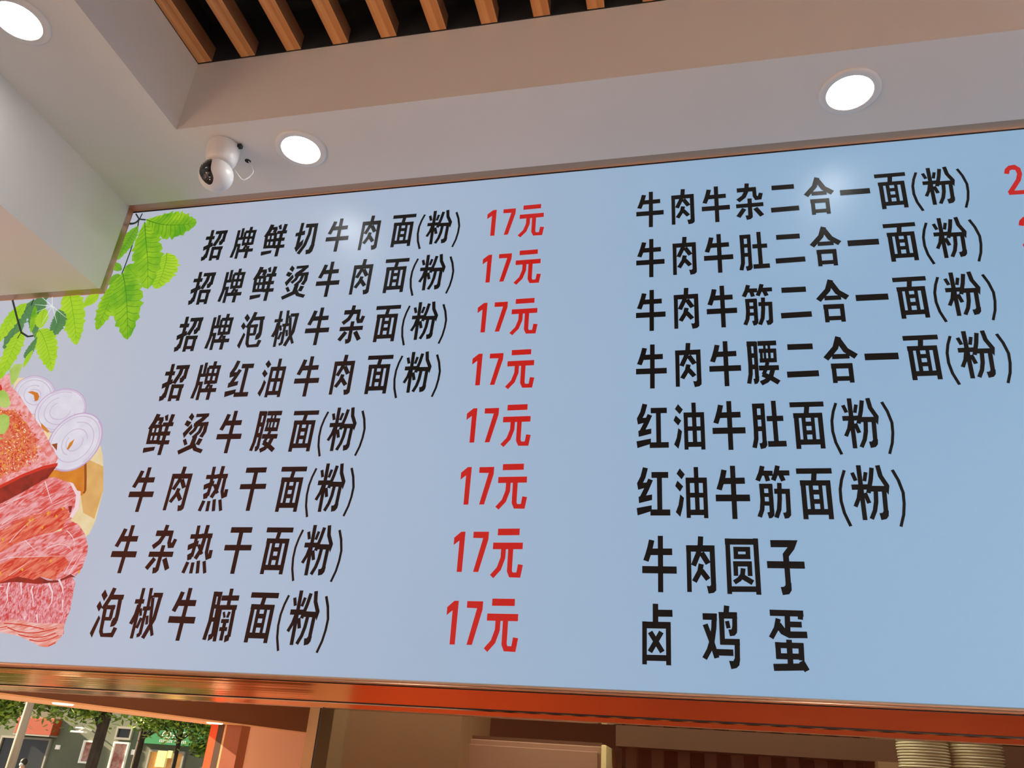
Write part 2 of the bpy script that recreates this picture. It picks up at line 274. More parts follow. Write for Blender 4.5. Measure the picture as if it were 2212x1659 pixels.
# ------------------------------------------------------------------ menu light box
DATA = {'G': {'牛': [(1,[-100,525,-136,363,-182,200,-238,36,-355,76,-300,237,-256,393,-221,552]),(1,[-258,341,292,346,293,194,-256,189]),(1,[94,637,76,-639,-37,-638,-22,639]),(1,[-380,-60,381,-63,380,-224,-381,-222])],'肉': [(1,[-203,430,-217,-613,-316,-612,-305,431]),(1,[-309,432,310,432,310,286,-309,285]),(1,[316,430,308,-487,199,-486,204,430]),(0,[202,-427,311,-425,306,-565,253,-620,139,-640,107,-469,172,-478,197,-451]),(1,[79,631,62,424,2,206,-109,-52,-214,-7,-106,244,-53,444,-37,640]),(1,[76,294,214,50,107,-11,-32,232]),(1,[65,-3,26,-177,-106,-412,-204,-357,-81,-137,-47,22]),(1,[54,-101,193,-297,97,-366,-43,-171])],'圆': [(1,[-247,616,-264,-617,-365,-615,-350,618]),(1,[-358,614,350,611,349,474,-358,476]),(1,[365,619,348,-621,242,-619,255,621]),(1,[-284,-447,265,-441,266,-563,-282,-570]),(1,[-183,428,177,428,177,319,-183,318]),(1,[-183,261,175,262,176,152,-183,150]),(1,[-81,424,-88,151,-186,153,-180,426]),(1,[182,425,172,153,71,157,81,429]),(1,[-207,104,193,107,194,-11,-206,-14]),(1,[-105,98,-111,-221,-208,-219,-203,100]),(1,[197,101,191,-221,91,-219,96,103]),(1,[54,-60,28,-219,-61,-332,-177,-407,-233,-320,-131,-255,-69,-177,-49,-44]),(1,[26,-193,220,-314,157,-415,-37,-295])],'子': [(1,[-286,600,162,600,163,440,-286,439]),(0,[69,439,141,598,295,599,209,399,80,235,80,124,-45,122,-45,295]),(1,[-392,132,392,129,392,-27,-392,-25]),(1,[78,1,72,-416,-41,-415,-36,3]),(0,[-40,-338,81,-336,76,-493,18,-578,-117,-600,-148,-428,-79,-421,-46,-389])],'卤': [(1,[27,641,22,229,-97,230,-92,643]),(1,[3,514,329,517,331,368,5,364]),(1,[-223,256,-234,-641,-331,-640,-323,257]),(1,[-324,253,284,257,285,114,-323,109]),(1,[288,250,275,-643,172,-641,182,251]),(1,[-256,-440,199,-436,200,-559,-255,-564]),(1,[-109,65,145,-346,51,-404,-204,6]),(1,[131,15,-121,-407,-212,-353,39,70])],'鸡': [(1,[-354,478,-55,479,-54,340,-353,338]),(1,[-48,470,-75,162,-126,-113,-198,-311,-303,-490,-394,-437,-295,-266,-231,-85,-184,176,-159,479]),(1,[-254,262,-133,-102,-43,-428,-147,-456,-237,-134,-359,227]),(1,[220,641,200,
496,88,511,107,656]),(1,[-15,511,367,515,368,376,-14,372]),(1,[96,506,88,-168,-17,-167,-11,508]),(1,[371,501,352,121,250,126,269,506]),(0,[254,218,358,221,346,87,295,25,196,11,170,149,237,154]),(1,[195,332,221,181,134,166,108,317]),(1,[-11,-45,390,-40,392,-167,-10,-172]),(1,[394,-48,372,-494,265,-489,286,-42]),(0,[264,-438,380,-434,353,-573,294,-630,186,-656,148,-489,237,-491]),(1,[-101,-258,247,-258,247,-391,-101,-392])],'蛋': [(1,[-330,605,348,601,347,476,-330,478]),(1,[336,484,328,411,223,424,232,496]),(1,[76,499,53,93,-56,99,-34,505]),(1,[42,375,294,374,293,258,42,259]),(1,[-117,411,-173,210,-298,9,-385,63,-269,252,-218,439]),(1,[-124,346,-43,227,48,177,383,182,385,52,17,43,-138,121,-238,268]),(1,[68,12,56,-510,-56,-508,-45,14]),(1,[-274,-44,283,-42,284,-155,-273,-159]),(1,[-162,-42,-171,-368,-276,-365,-268,-39]),(1,[296,-47,281,-386,174,-381,187,-43]),(1,[-269,-257,281,-251,282,-367,-268,-374]),(1,[-341,-466,258,-437,264,-573,-334,-603]),(1,[270,-372,363,-552,263,-605,168,-425])],'杂': [(1,[29,626,0,339,-87,138,-266,-14,-352,91,-191,218,-117,371,-89,638]),(1,[-317,483,208,484,209,335,-317,333]),(1,[212,466,210,182,239,150,237,147,280,272,384,242,331,29,162,17,102,156,105,467]),(1,[69,93,53,-519,-63,-516,-47,96]),(0,[-51,-381,62,-386,58,-550,3,-616,-108,-638,-138,-481,-65,-482]),(1,[-368,-73,371,-69,371,-208,-368,-212]),(1,[-99,-280,-276,-552,-384,-482,-208,-210]),(1,[199,-215,366,-492,253,-561,84,-284])],'二': [(1,[-295,460,300,453,298,292,-297,299]),(1,[-369,-297,367,-290,369,-452,-367,-460])],'合': [(1,[71,603,-37,285,-312,-29,-423,69,-164,359,-65,649]),(1,[61,576,203,293,423,119,322,-6,80,194,-73,511]),(1,[-209,145,212,142,212,8,-210,10]),(1,[-265,-111,252,-118,250,-261,-267,-255]),(1,[-145,-119,-155,-645,-265,-643,-257,-118]),(1,[259,-126,248,-649,135,-647,144,-124]),(1,[-196,-464,185,-468,184,-594,-198,-591])],'一': [(1,[-386,91,388,82,386,-91,-388,-84])],'面': [(1,[-384,601,384,598,384,466,-384,468]),(1,[58,473,29,286,-83,303,-55,490]),(1,[-326,314,317,307,315,
180,-327,186]),(1,[-205,313,-218,-601,-327,-600,-316,315]),(1,[330,307,314,-601,207,-600,220,309]),(1,[-253,-364,256,-364,256,-498,-252,-499]),(1,[-54,223,-62,-386,-153,-385,-147,224]),(1,[146,220,134,-387,51,-386,62,222]),(1,[-88,87,77,86,77,-28,-89,-27]),(1,[-91,-133,73,-134,72,-246,-92,-245])],'(': [(1,[104,649,23,421,-28,191,-38,-75,-2,-349,91,-651,27,-671,-67,-363,-104,-78,-92,200,-39,439,43,671])],')': [(1,[-38,671,49,421,104,122,88,-141,43,-399,-47,-671,-104,-652,-16,-384,27,-134,40,118,-16,403,-102,648])],'粉': [(1,[-303,470,-246,278,-329,254,-386,445]),(1,[-139,629,-154,-630,-252,-629,-241,630]),(1,[-13,454,-67,244,-146,264,-92,474]),(1,[-394,181,-43,183,-42,59,-393,56]),(1,[-180,72,-234,-154,-327,-347,-406,-309,-317,-124,-266,92]),(1,[-86,-4,-24,-240,-113,-264,-176,-28]),(1,[134,556,81,292,-11,-33,-102,-7,-11,314,40,575]),(1,[265,627,295,386,406,149,312,105,196,358,166,615]),(0,[308,198,368,194,403,137,360,-67,311,27,274,78]),(1,[-46,147,337,139,334,7,-49,14]),(1,[153,44,124,-229,71,-435,-23,-625,-105,-584,-16,-402,31,-213,59,54]),(1,[328,45,297,-500,200,-495,229,50]),(0,[210,-419,312,-419,296,-537,243,-605,131,-630,112,-472,174,-468])],'肚': [(1,[-217,552,-225,-107,-236,-370,-291,-593,-393,-568,-341,-356,-331,-104,-325,553]),(1,[-328,554,-44,555,-44,423,-327,421]),(1,[-36,545,-54,-495,-151,-494,-136,547]),(0,[-143,-409,-46,-411,-44,-517,-91,-590,-200,-615,-226,-466,-166,-461]),(1,[-252,253,-99,252,-99,130,-252,130]),(1,[-253,-39,-102,-39,-101,-164,-253,-164]),(1,[232,614,220,-480,112,-479,121,615]),(1,[-10,223,373,220,372,82,-11,84]),(1,[-27,-418,392,-418,393,-560,-27,-562])],'红': [(1,[-112,559,-173,321,-264,135,-374,188,-289,364,-231,589]),(0,[-372,187,-312,222,-225,204,-117,211,-202,71,-347,31]),(1,[1,259,-90,42,-200,-185,-306,-134,-198,90,-108,305]),(0,[-339,-139,-266,-114,-150,-105,-24,-85,-26,-218,-330,-294]),(0,[-385,-410,-37,-345,-39,-482,-363,-586]),(1,[-32,466,360,461,358,314,-33,319]),(1,[210,348,206,-463,91,-462,94,349]),(1,[-68,-444,385,-445,385,
-589,-69,-589])],'油': [(0,[-245,595,-132,442,-211,319,-324,464]),(0,[-308,291,-178,147,-256,18,-363,157]),(0,[-254,-47,-170,-135,-207,-367,-267,-590,-365,-477,-300,-306]),(1,[176,623,177,-488,76,-488,73,623]),(1,[-23,358,-32,-617,-125,-616,-119,359]),(1,[365,358,359,-623,262,-622,267,358]),(1,[-121,363,363,359,362,223,-122,226]),(1,[-83,-10,322,-13,321,-130,-84,-128]),(1,[-89,-418,332,-419,331,-550,-89,-549])],'筋': [(1,[-144,594,-190,423,-272,236,-370,279,-291,459,-246,622]),(1,[-236,503,22,492,17,368,-241,378]),(1,[-80,428,-47,257,-146,237,-180,409]),(1,[190,597,140,413,67,243,-30,285,40,448,89,625]),(1,[100,500,384,496,382,373,99,376]),(1,[234,427,288,265,187,232,133,393]),(1,[-195,167,-197,-205,-224,-432,-291,-603,-384,-567,-321,-408,-296,-199,-295,168]),(1,[-297,188,-13,185,-14,68,-298,71]),(1,[-6,168,-17,-542,-115,-541,-106,169]),(0,[-116,-430,-9,-437,-27,-558,-77,-609,-138,-619,-169,-481,-114,-468]),(1,[-230,-29,-61,-35,-64,-129,-233,-123]),(1,[-232,-225,-63,-231,-67,-329,-235,-324]),(1,[193,199,171,-176,139,-428,63,-619,-29,-583,43,-403,73,-167,94,205]),(1,[20,68,356,61,354,-60,17,-54]),(1,[357,57,335,-538,238,-535,259,61]),(0,[240,-452,341,-459,331,-553,278,-612,195,-625,166,-488,222,-484])],'腰': [(1,[-233,608,-234,-52,-248,-313,-302,-568,-403,-546,-351,-299,-339,-49,-339,608]),(1,[-341,619,-99,610,-103,468,-346,476]),(1,[-82,593,-105,-465,-200,-463,-179,595]),(0,[-182,-362,-96,-366,-105,-492,-153,-565,-223,-577,-241,-430,-186,-425]),(1,[-283,278,-119,275,-121,145,-285,148]),(1,[-282,-36,-119,-38,-121,-171,-284,-169]),(1,[-74,612,386,607,385,471,-75,475]),(1,[37,375,25,7,-45,9,-33,377]),(1,[372,373,359,1,282,4,294,376]),(1,[-54,395,370,383,366,263,-58,275]),(1,[-53,124,363,116,360,-2,-55,5]),(1,[120,489,113,86,52,87,58,490]),(1,[231,483,223,80,158,81,165,484]),(1,[-89,-73,395,-81,393,-218,-91,-211]),(1,[176,-6,125,-187,54,-344,-33,-305,36,-154,85,20]),(1,[23,-256,236,-379,403,-504,326,-609,163,-489,-43,-372]),(1,[300,-209,234,-409,108,-545,-39,-619,-95,-504,
34,-443,131,-347,190,-172])],'招': [(1,[-140,621,-120,128,-124,-351,-130,-499,-246,-495,-240,-348,-235,126,-255,616]),(0,[-266,-359,-161,-215,-150,-458,-195,-564,-323,-613,-354,-445,-292,-439]),(1,[-378,370,-54,370,-54,232,-378,232]),(0,[-382,-43,-69,114,-38,-43,-353,-207]),(1,[-60,562,382,564,382,430,-59,428]),(1,[204,451,186,250,66,-64,-61,-15,58,281,80,464]),(1,[367,520,368,93,247,92,246,520]),(0,[213,206,335,201,324,65,283,-15,191,-28,157,140,208,146]),(1,[59,-65,76,-617,-37,-621,-55,-68]),(1,[336,-77,343,-612,230,-614,222,-79]),(1,[4,-70,360,-76,358,-206,1,-199]),(1,[35,-425,308,-429,306,-542,33,-537])],'牌': [(1,[-245,533,-229,-182,-285,-572,-391,-557,-334,-176,-348,531]),(1,[-110,602,-93,156,-189,152,-207,598]),(1,[-293,235,-83,240,-80,128,-291,124]),(1,[-266,-25,-104,-26,-105,-146,-267,-145]),(1,[-104,-49,-102,-624,-204,-624,-206,-49]),(1,[188,627,185,428,76,430,79,629]),(1,[-53,496,354,491,353,374,-54,379]),(1,[0,439,23,-120,-67,-124,-91,435]),(1,[344,428,354,-107,254,-110,242,426]),(1,[-43,248,310,238,307,134,-46,144]),(1,[-50,4,307,-6,304,-120,-53,-110]),(1,[168,430,179,-28,91,-293,1,-262,89,-14,82,429]),(1,[-158,-253,391,-256,390,-385,-158,-383]),(1,[241,-144,237,-629,125,-628,128,-143])],'鲜': [(1,[-127,611,-177,373,-276,121,-411,175,-315,415,-265,640]),(1,[-230,521,8,528,12,417,-227,409]),(1,[34,442,-8,286,-132,320,-90,476]),(1,[-262,271,-224,-294,-332,-302,-372,263]),(1,[48,290,86,-302,-23,-308,-61,283]),(1,[-354,297,15,301,16,186,-353,182]),(1,[-326,58,28,57,28,-51,-326,-51]),(1,[-319,-182,43,-185,42,-303,-319,-300]),(1,[-122,229,-112,-245,-182,-246,-193,228]),(0,[-375,-413,-4,-382,-12,-498,-357,-566]),(0,[26,558,129,612,173,410,92,404]),(1,[355,597,324,335,197,349,227,612]),(1,[33,355,383,356,383,230,34,228]),(1,[34,76,362,76,362,-54,34,-54]),(1,[47,-196,410,-194,411,-322,48,-325]),(1,[265,295,254,-640,137,-639,147,296])],'切': [(1,[-149,599,-165,-104,-171,-358,-278,-356,-273,-102,-257,602]),(0,[-370,226,-59,300,-47,137,-364,96]),(0,[-307,-324,-184,-164,
-53,-16,-45,-230,-216,-493]),(1,[-69,545,343,537,340,392,-71,400]),(1,[162,445,160,149,80,-272,-78,-588,-188,-532,-32,-233,50,161,54,446]),(1,[339,521,356,-150,354,-404,238,-403,240,-151,222,518]),(0,[229,-271,370,-252,334,-501,266,-579,126,-602,99,-433,189,-425])],'烫': [(0,[-246,637,-141,519,-184,378,-312,496]),(0,[-339,411,-178,336,-250,197,-381,271]),(0,[-160,293,-107,173,-285,-144,-361,3]),(1,[-90,596,296,604,298,499,-88,491]),(1,[297,523,173,365,4,232,-77,335,78,459,192,605]),(1,[-96,312,343,342,351,226,-88,196]),(1,[70,243,13,66,-105,-66,-183,5,-80,120,-26,276]),(1,[225,231,180,9,19,-179,-60,-110,85,56,129,251]),(1,[341,294,345,31,273,-146,162,-99,230,54,232,294]),(1,[-219,-157,-126,-325,-210,-371,-303,-204]),(1,[292,-188,236,-374,112,-337,167,-151]),(1,[110,-97,80,-439,-320,-637,-380,-518,-54,-347,-20,-84]),(1,[75,-266,175,-430,381,-500,342,-612,98,-526,-27,-329])],'泡': [(0,[-287,583,-159,424,-225,281,-359,443]),(0,[-345,293,-228,144,-291,12,-403,150]),(0,[-256,-76,-183,-147,-270,-635,-371,-522]),(1,[51,610,-2,361,-131,58,-243,106,-119,398,-67,635]),(1,[-69,451,334,457,336,330,-67,324]),(1,[298,455,350,-28,355,-206,235,-208,232,-36,180,442]),(0,[199,-137,347,-41,341,-257,292,-330,176,-360,171,-221]),(1,[-93,186,169,186,169,77,-93,78]),(1,[148,196,167,-157,62,-163,42,190]),(1,[-57,-111,149,-109,150,-201,-57,-202]),(1,[-66,131,-7,-445,26,-512,253,-494,284,-352,403,-382,342,-605,-23,-604,-109,-480,-179,119])],'椒': [(1,[-194,621,-170,-622,-265,-624,-291,619]),(1,[-402,336,-128,342,-126,229,-400,223]),(1,[-204,200,-222,-56,-298,-294,-405,-259,-331,-35,-312,207]),(1,[-133,122,-85,-63,-158,-82,-206,103]),(1,[32,628,72,162,-21,154,-63,620]),(1,[-22,437,98,439,99,358,-20,356]),(1,[-115,160,102,171,107,66,-110,55]),(1,[36,106,48,-525,-46,-527,-59,104]),(1,[-44,-128,-101,-382,-184,-363,-127,-109]),(1,[115,-53,160,-268,81,-284,36,-69]),(0,[-98,-513,11,-445,24,-561,-71,-598]),(1,[95,506,374,511,376,393,97,388]),(1,[371,474,352,-145,162,-628,55,-586,238,-122,260,478]),(1,
[152,386,251,-183,405,-521,326,-557,164,-210,58,370])],'热': [(1,[-156,612,-132,71,-146,-204,-249,-199,-234,72,-257,607]),(1,[-384,381,-63,387,-61,266,-381,260]),(0,[-396,103,-95,222,-87,77,-371,-39]),(0,[-344,-153,-250,-100,-156,-114,-192,-266,-304,-296]),(1,[125,621,112,246,91,-30,-22,-275,-130,-225,-24,1,-1,253,12,625]),(1,[-66,400,276,406,278,281,-64,275]),(1,[258,379,264,-69,293,-164,282,-155,286,-23,391,-23,396,-225,245,-286,164,-88,152,377]),(1,[-41,137,126,-109,53,-158,-114,87]),(1,[-218,-344,-285,-624,-388,-600,-322,-320]),(1,[-64,-339,-52,-617,-152,-622,-164,-343]),(1,[87,-288,142,-608,43,-625,-12,-305]),(1,[253,-290,356,-592,266,-623,161,-321])],'干': [(1,[-319,598,301,599,301,452,-318,450]),(1,[-390,135,389,140,390,-4,-389,-10]),(1,[62,508,61,-599,-59,-599,-60,508])],'腩': [(1,[-252,566,-228,-149,-280,-602,-383,-590,-331,-144,-355,563]),(1,[-349,562,-109,560,-110,440,-350,442]),(1,[-121,547,-71,-510,-166,-514,-219,543]),(0,[-238,-474,-183,-451,-113,-375,-108,-554,-222,-626]),(1,[-292,248,-133,252,-130,150,-289,146]),(1,[-272,-62,-114,-58,-112,-162,-269,-167]),(1,[178,643,179,239,77,239,75,643]),(1,[-107,472,380,482,383,354,-104,344]),(1,[-84,240,375,250,377,132,-81,121]),(1,[-23,236,7,-623,-89,-626,-120,233]),(1,[356,245,376,-508,276,-510,254,242]),(0,[212,-487,286,-448,347,-383,346,-592,228,-643]),(1,[73,88,129,-50,68,-75,11,63]),(1,[240,75,208,-69,134,-52,166,92]),(1,[23,-95,237,-89,240,-185,25,-191]),(1,[23,-286,236,-280,239,-375,25,-381]),(1,[184,-115,180,-599,84,-598,87,-114])],'元': [(1,[-272,575,261,580,263,422,-271,416]),(1,[-367,244,358,248,359,93,-366,88]),(1,[-45,111,-46,-119,-133,-388,-301,-580,-388,-505,-237,-329,-163,-101,-162,112]),(1,[133,116,133,-392,151,-441,242,-441,268,-252,388,-270,342,-559,77,-554,13,-417,10,116])],'1': [(0,[28,487,133,489,131,-488,7,-489,4,269,-129,158,-133,340])],'7': [(0,[-190,484,190,486,188,293,5,-485,-121,-486,58,327,-188,333])],'2': [(1,[-194,227,-148,374,-51,473,98,494,202,366,209,170,138,-44,-133,-454,-228,-392,
36,6,95,184,79,309,34,326,4,337,-48,307,-87,192]),(1,[-208,-351,228,-363,224,-494,-211,-483])]},'R': {'L1': [('招',-14467,30830,0.954,0.983),('牌',-13407,30823,0.967,0.969),('鲜',-12361,30823,0.968,0.997),('切',-11304,30796,0.991,1.03),('牛',-10231,30824,0.977,0.984),('肉',-9175,30808,0.961,1.024),('面',-8124,30794,0.962,0.998),('(',-7555,30691,0.99,0.965),('粉',-6981,30813,0.963,0.985),(')',-6425,30676,0.969,0.97)],'P1': [('1',-5383,30802,1.025,0.968),('7',-4854,30799,0.987,0.967),('元',-4174,30772,0.987,0.997)],'L2': [('招',-14468,29200,0.954,0.992),('牌',-13414,29205,0.966,0.988),('鲜',-12371,29204,0.957,0.996),('烫',-11289,29182,1.031,0.973),('牛',-10248,29200,0.98,0.986),('肉',-9188,29201,0.98,0.994),('面',-8135,29165,0.962,0.994),('(',-7572,29063,0.955,0.974),('粉',-7011,29196,0.965,0.984),(')',-6445,29060,0.958,0.966)],'P2': [('1',-5393,29180,0.988,0.976),('7',-4868,29179,0.991,0.979),('元',-4190,29145,0.989,1.003)],'L3': [('招',-14479,27560,0.977,0.994),('牌',-13424,27570,0.977,0.984),('泡',-12377,27573,0.979,0.986),('椒',-11320,27564,0.965,0.983),('牛',-10282,27573,0.978,0.99),('杂',-9227,27574,0.953,1.009),('面',-8184,27538,0.971,0.996),('(',-7615,27437,0.912,0.976),('粉',-7055,27564,0.96,0.98),(')',-6486,27428,0.944,0.967)],'P3': [('1',-5401,27551,1.006,0.973),('7',-4875,27551,0.988,0.975),('元',-4199,27516,0.986,0.996)],'L4': [('招',-14494,25932,0.986,0.992),('牌',-13434,25943,0.986,0.993),('红',-12385,25971,0.979,1.003),('油',-11360,25940,0.986,0.987),('牛',-10291,25947,0.98,0.991),('肉',-9236,25949,0.979,0.988),('面',-8186,25914,0.968,0.993),('(',-7623,25816,0.927,0.978),('粉',-7058,25941,0.953,0.992),(')',-6493,25811,0.963,0.969)],'P4': [('1',-5408,25937,1.015,0.974),('7',-4884,25930,0.98,0.971),('元',-4206,25899,0.991,1.007)],'L5': [('鲜',-14503,24297,0.98,0.999),('烫',-13377,24295,1.036,0.997),('牛',-12285,24310,0.987,0.997),('腰',-11195,24290,0.947,1.008),('面',-10098,24281,0.965,1.0),('(',-9528,24180,0.941,0.981),('粉',-8967,24309,0.965,1.006),(')',-8399,24180,0.995,0.98)],'P5': [('1',
-5415,24313,1.008,0.985),('7',-4889,24307,0.993,0.984),('元',-4212,24279,0.986,1.013)],'L6': [('牛',-14523,22663,0.993,1.0),('肉',-13416,22674,0.994,0.992),('热',-12301,22668,0.97,1.019),('干',-11220,22647,0.966,1.003),('面',-10130,22635,0.948,1.03),('(',-9565,22538,0.915,1.0),('粉',-9005,22671,0.954,1.044),(')',-8445,22548,0.989,0.98)],'P6': [('1',-5418,22679,0.997,1.003),('7',-4895,22677,0.998,1.002),('元',-4216,22648,0.996,1.018)],'L7': [('牛',-14528,21019,0.988,1.005),('杂',-13429,21027,0.96,1.015),('热',-12330,21031,0.958,1.019),('干',-11263,21009,0.971,1.005),('面',-10189,21009,0.959,0.995),('(',-9617,20901,0.897,0.976),('粉',-9060,21034,0.956,1.012),(')',-8495,20898,0.978,0.978)],'P7': [('1',-5428,21023,1.013,0.996),('7',-4900,21026,1.002,0.998),('元',-4221,20996,0.993,1.026)],'L8': [('泡',-14498,19380,0.969,0.991),('椒',-13424,19392,0.964,1.0),('牛',-12362,19396,0.97,1.004),('腩',-11301,19396,0.982,1.003),('面',-10242,19368,0.964,0.991),('(',-9671,19260,0.927,0.985),('粉',-9112,19392,0.952,1.015),(')',-8554,19254,1.003,0.989)],'P8': [('1',-5433,19379,1.0,1.0),('7',-4907,19381,1.0,1.0),('元',-4233,19348,0.997,1.02)],'R1': [('牛',-785,30823,0.996,0.979),('肉',120,30820,0.994,0.98),('牛',1007,30816,0.988,0.976),('杂',1905,30820,0.971,0.995),('二',2808,30830,0.982,1.003),('合',3715,30822,0.92,0.986),('一',4619,30846,0.967,1.049),('面',5537,30782,0.998,0.983),('(',6111,30684,1.085,0.97),('粉',6678,30822,0.979,0.978),(')',7257,30683,1.042,0.974)],'S1': [('2',8444,30813,1.019,0.989)],'R2': [('牛',-797,29158,0.996,0.989),('肉',112,29152,0.994,0.985),('牛',997,29157,0.993,0.987),('肚',1891,29144,0.982,1.005),('二',2798,29158,0.997,1.0),('合',3706,29154,0.93,0.976),('一',4616,29180,0.971,1.052),('面',5531,29116,1.003,0.989),('(',6108,29016,1.028,0.972),('粉',6672,29153,0.964,0.987),(')',7254,29014,1.053,0.975)],'S2': [('2',8451,29147,1.022,0.991)],'R3': [('牛',-810,27487,1.004,0.99),('肉',103,27488,1.006,0.989),('牛',994,27485,0.992,0.991),('筋',1885,27479,1.009,1.001),('二',2792,27486,0.996,1.0),('合',3697,27479,
0.935,0.982),('一',4610,27506,0.971,1.041),('面',5525,27441,0.995,1.0),('(',6106,27340,1.044,0.977),('粉',6675,27470,0.986,0.994),(')',7254,27333,1.036,0.987)],'R4': [('牛',-818,25820,1.007,0.99),('肉',93,25817,1.006,0.988),('牛',985,25814,0.998,0.993),('腰',1870,25789,0.972,1.008),('二',2790,25816,0.99,1.005),('合',3695,25802,0.936,0.993),('一',4606,25831,0.97,1.05),('面',5524,25764,1.006,0.997),('(',6105,25658,1.05,0.979),('粉',6672,25790,0.991,1.001),(')',7251,25659,1.075,0.98)],'R5': [('红',-817,24184,0.998,1.01),('油',59,24143,1.004,0.996),('牛',982,24139,0.996,0.998),('肚',1873,24128,0.983,1.009),('面',2790,24093,0.992,0.998),('(',3371,23991,1.024,0.984),('粉',3936,24117,0.992,1.006),(')',4520,23984,1.046,0.983)],'R6': [('红',-823,22503,0.998,1.015),('油',51,22463,1.0,0.999),('牛',973,22463,0.994,1.005),('筋',1870,22466,1.009,1.021),('面',2786,22416,0.996,1.001),('(',3363,22309,1.036,0.985),('粉',3934,22435,0.986,1.016),(')',4515,22303,1.044,0.987)],'R7': [('牛',-712,20790,0.999,0.999),('肉',197,20781,0.999,1.001),('圆',1095,20757,0.992,1.0),('子',1996,20740,0.993,1.002)],'R8': [('卤',-779,19259,1.0,0.998),('鸡',540,19244,0.998,0.998),('蛋',1912,19207,1.002,1.028)]},'A': [('stroke','twig',[-17977,32038,-17727,32028,-17598,32186],89),('stroke','twig',[-17809,32429,-17590,32160],50),('stroke','twig',[-17557,32413,-17590,32160],50),('stroke','twig',[-17595,32176,-17333,32120],59),('stroke','twig',[-17613,32163,-17541,31791,-17519,30885,-17530,30306,-17556,29920],44),('leaf','leaf_deep',[-17550,31888,-17757,31284,-17891,30544],282,0.5),('leaf','leaf_bright',[-16113,30668,-16030,30023,-16107,29292],525,0.5),('leaf','leaf_green',[-17314,32133,-16383,31812,-15346,31815],569,0.55),('leaf','leaf_green',[-17352,32039,-17086,31317,-16745,30446,-16395,29304],539,0.58),('leaf','leaf_green',[-17477,30278,-17299,30127,-16874,29731],210,0.5),('leaf','leaf_deep',[-17578,29922,-17754,29800,-17914,29564],177,0.5),('leaf','leaf_deep',[-17995,30460,-17820,30261,-17602,30128],142,0.5),('leaf','leaf_green',
[-17585,29877,-17671,28904,-17757,27887],355,0.5),('leaf','leaf_green',[-17542,30010,-17078,29038,-16534,27475],565,0.5),('leaf','leaf_bright',[-18130,29245,-18333,29083,-18567,28790],231,0.5),('leaf','leaf_bright',[-19401,29563,-18802,28457,-18309,27386],421,0.4),('leaf','leaf_dark',[-20430,29275,-20334,28687,-20002,27839],260,0.5),('leaf','leaf_dark',[-20532,29192,-20866,28237,-20703,26980],320,0.5),('leaf','leaf_dark',[-19517,28744,-19280,28227,-19419,27678],284,0.5),('leaf','leaf_dark',[-20016,29246,-20241,28903,-19950,27708],247,0.5),('leaf','leaf_bright',[-20788,29066,-21114,28516,-21356,27486],295,0.5),('leaf','leaf_green',[-20442,28961,-20291,28464,-20193,27936],122,0.5),('leaf','leaf_bright',[-20018,28844,-19974,28444,-19859,28089],242,0.5),('leaf','leaf_bright',[-19923,28028,-19408,27424,-18858,26482],368,0.45),('leaf','leaf_dark',[-19887,27769,-19968,27202,-19993,26995],162,0.5),('leaf','leaf_bright',[-19847,27280,-19927,26992,-19950,26670],98,0.5),('leaf','leaf_bright',[-20567,28045,-20620,27362,-20736,26126],329,0.5),('stroke','twig',[-21411,29240,-20930,28505,-20554,27957,-20244,27789,-20033,27807],66),('stroke','twig',[-20554,27957,-20622,27746],32),('stroke','twig_green',[-20038,27820,-19906,27984],55),('stroke','twig',[-20587,29219,-20580,28971],38),('stroke','sparkle',[-19749,28892,-19072,28424],28),('stroke','sparkle',[-19749,28892,-19330,28230],28),('stroke','sparkle',[-19749,28892,-19901,28143],28),('stroke','sparkle',[-19749,28892,-20300,28701],28),('stroke','sparkle',[-19749,28892,-20454,28998],28),('stroke','sparkle',[-19749,28892,-20445,29373],28),('stroke','sparkle',[-19749,28892,-20011,29585],28),('poly','board_light',[-20139,26309,-19739,26305,-18397,25499,-16353,24091,-16124,23704,-15933,23232,-15742,22637,-15720,22383,-15692,21765,-15754,21418,-16201,20968,-18433,20950]),('poly','board_tan',[-16618,23594,-15971,23344,-15739,22637,-15744,22383,-15742,21824,-16158,22006,-16407,22500,-16526,23189]),('poly','board_orange',[-18170,23502,
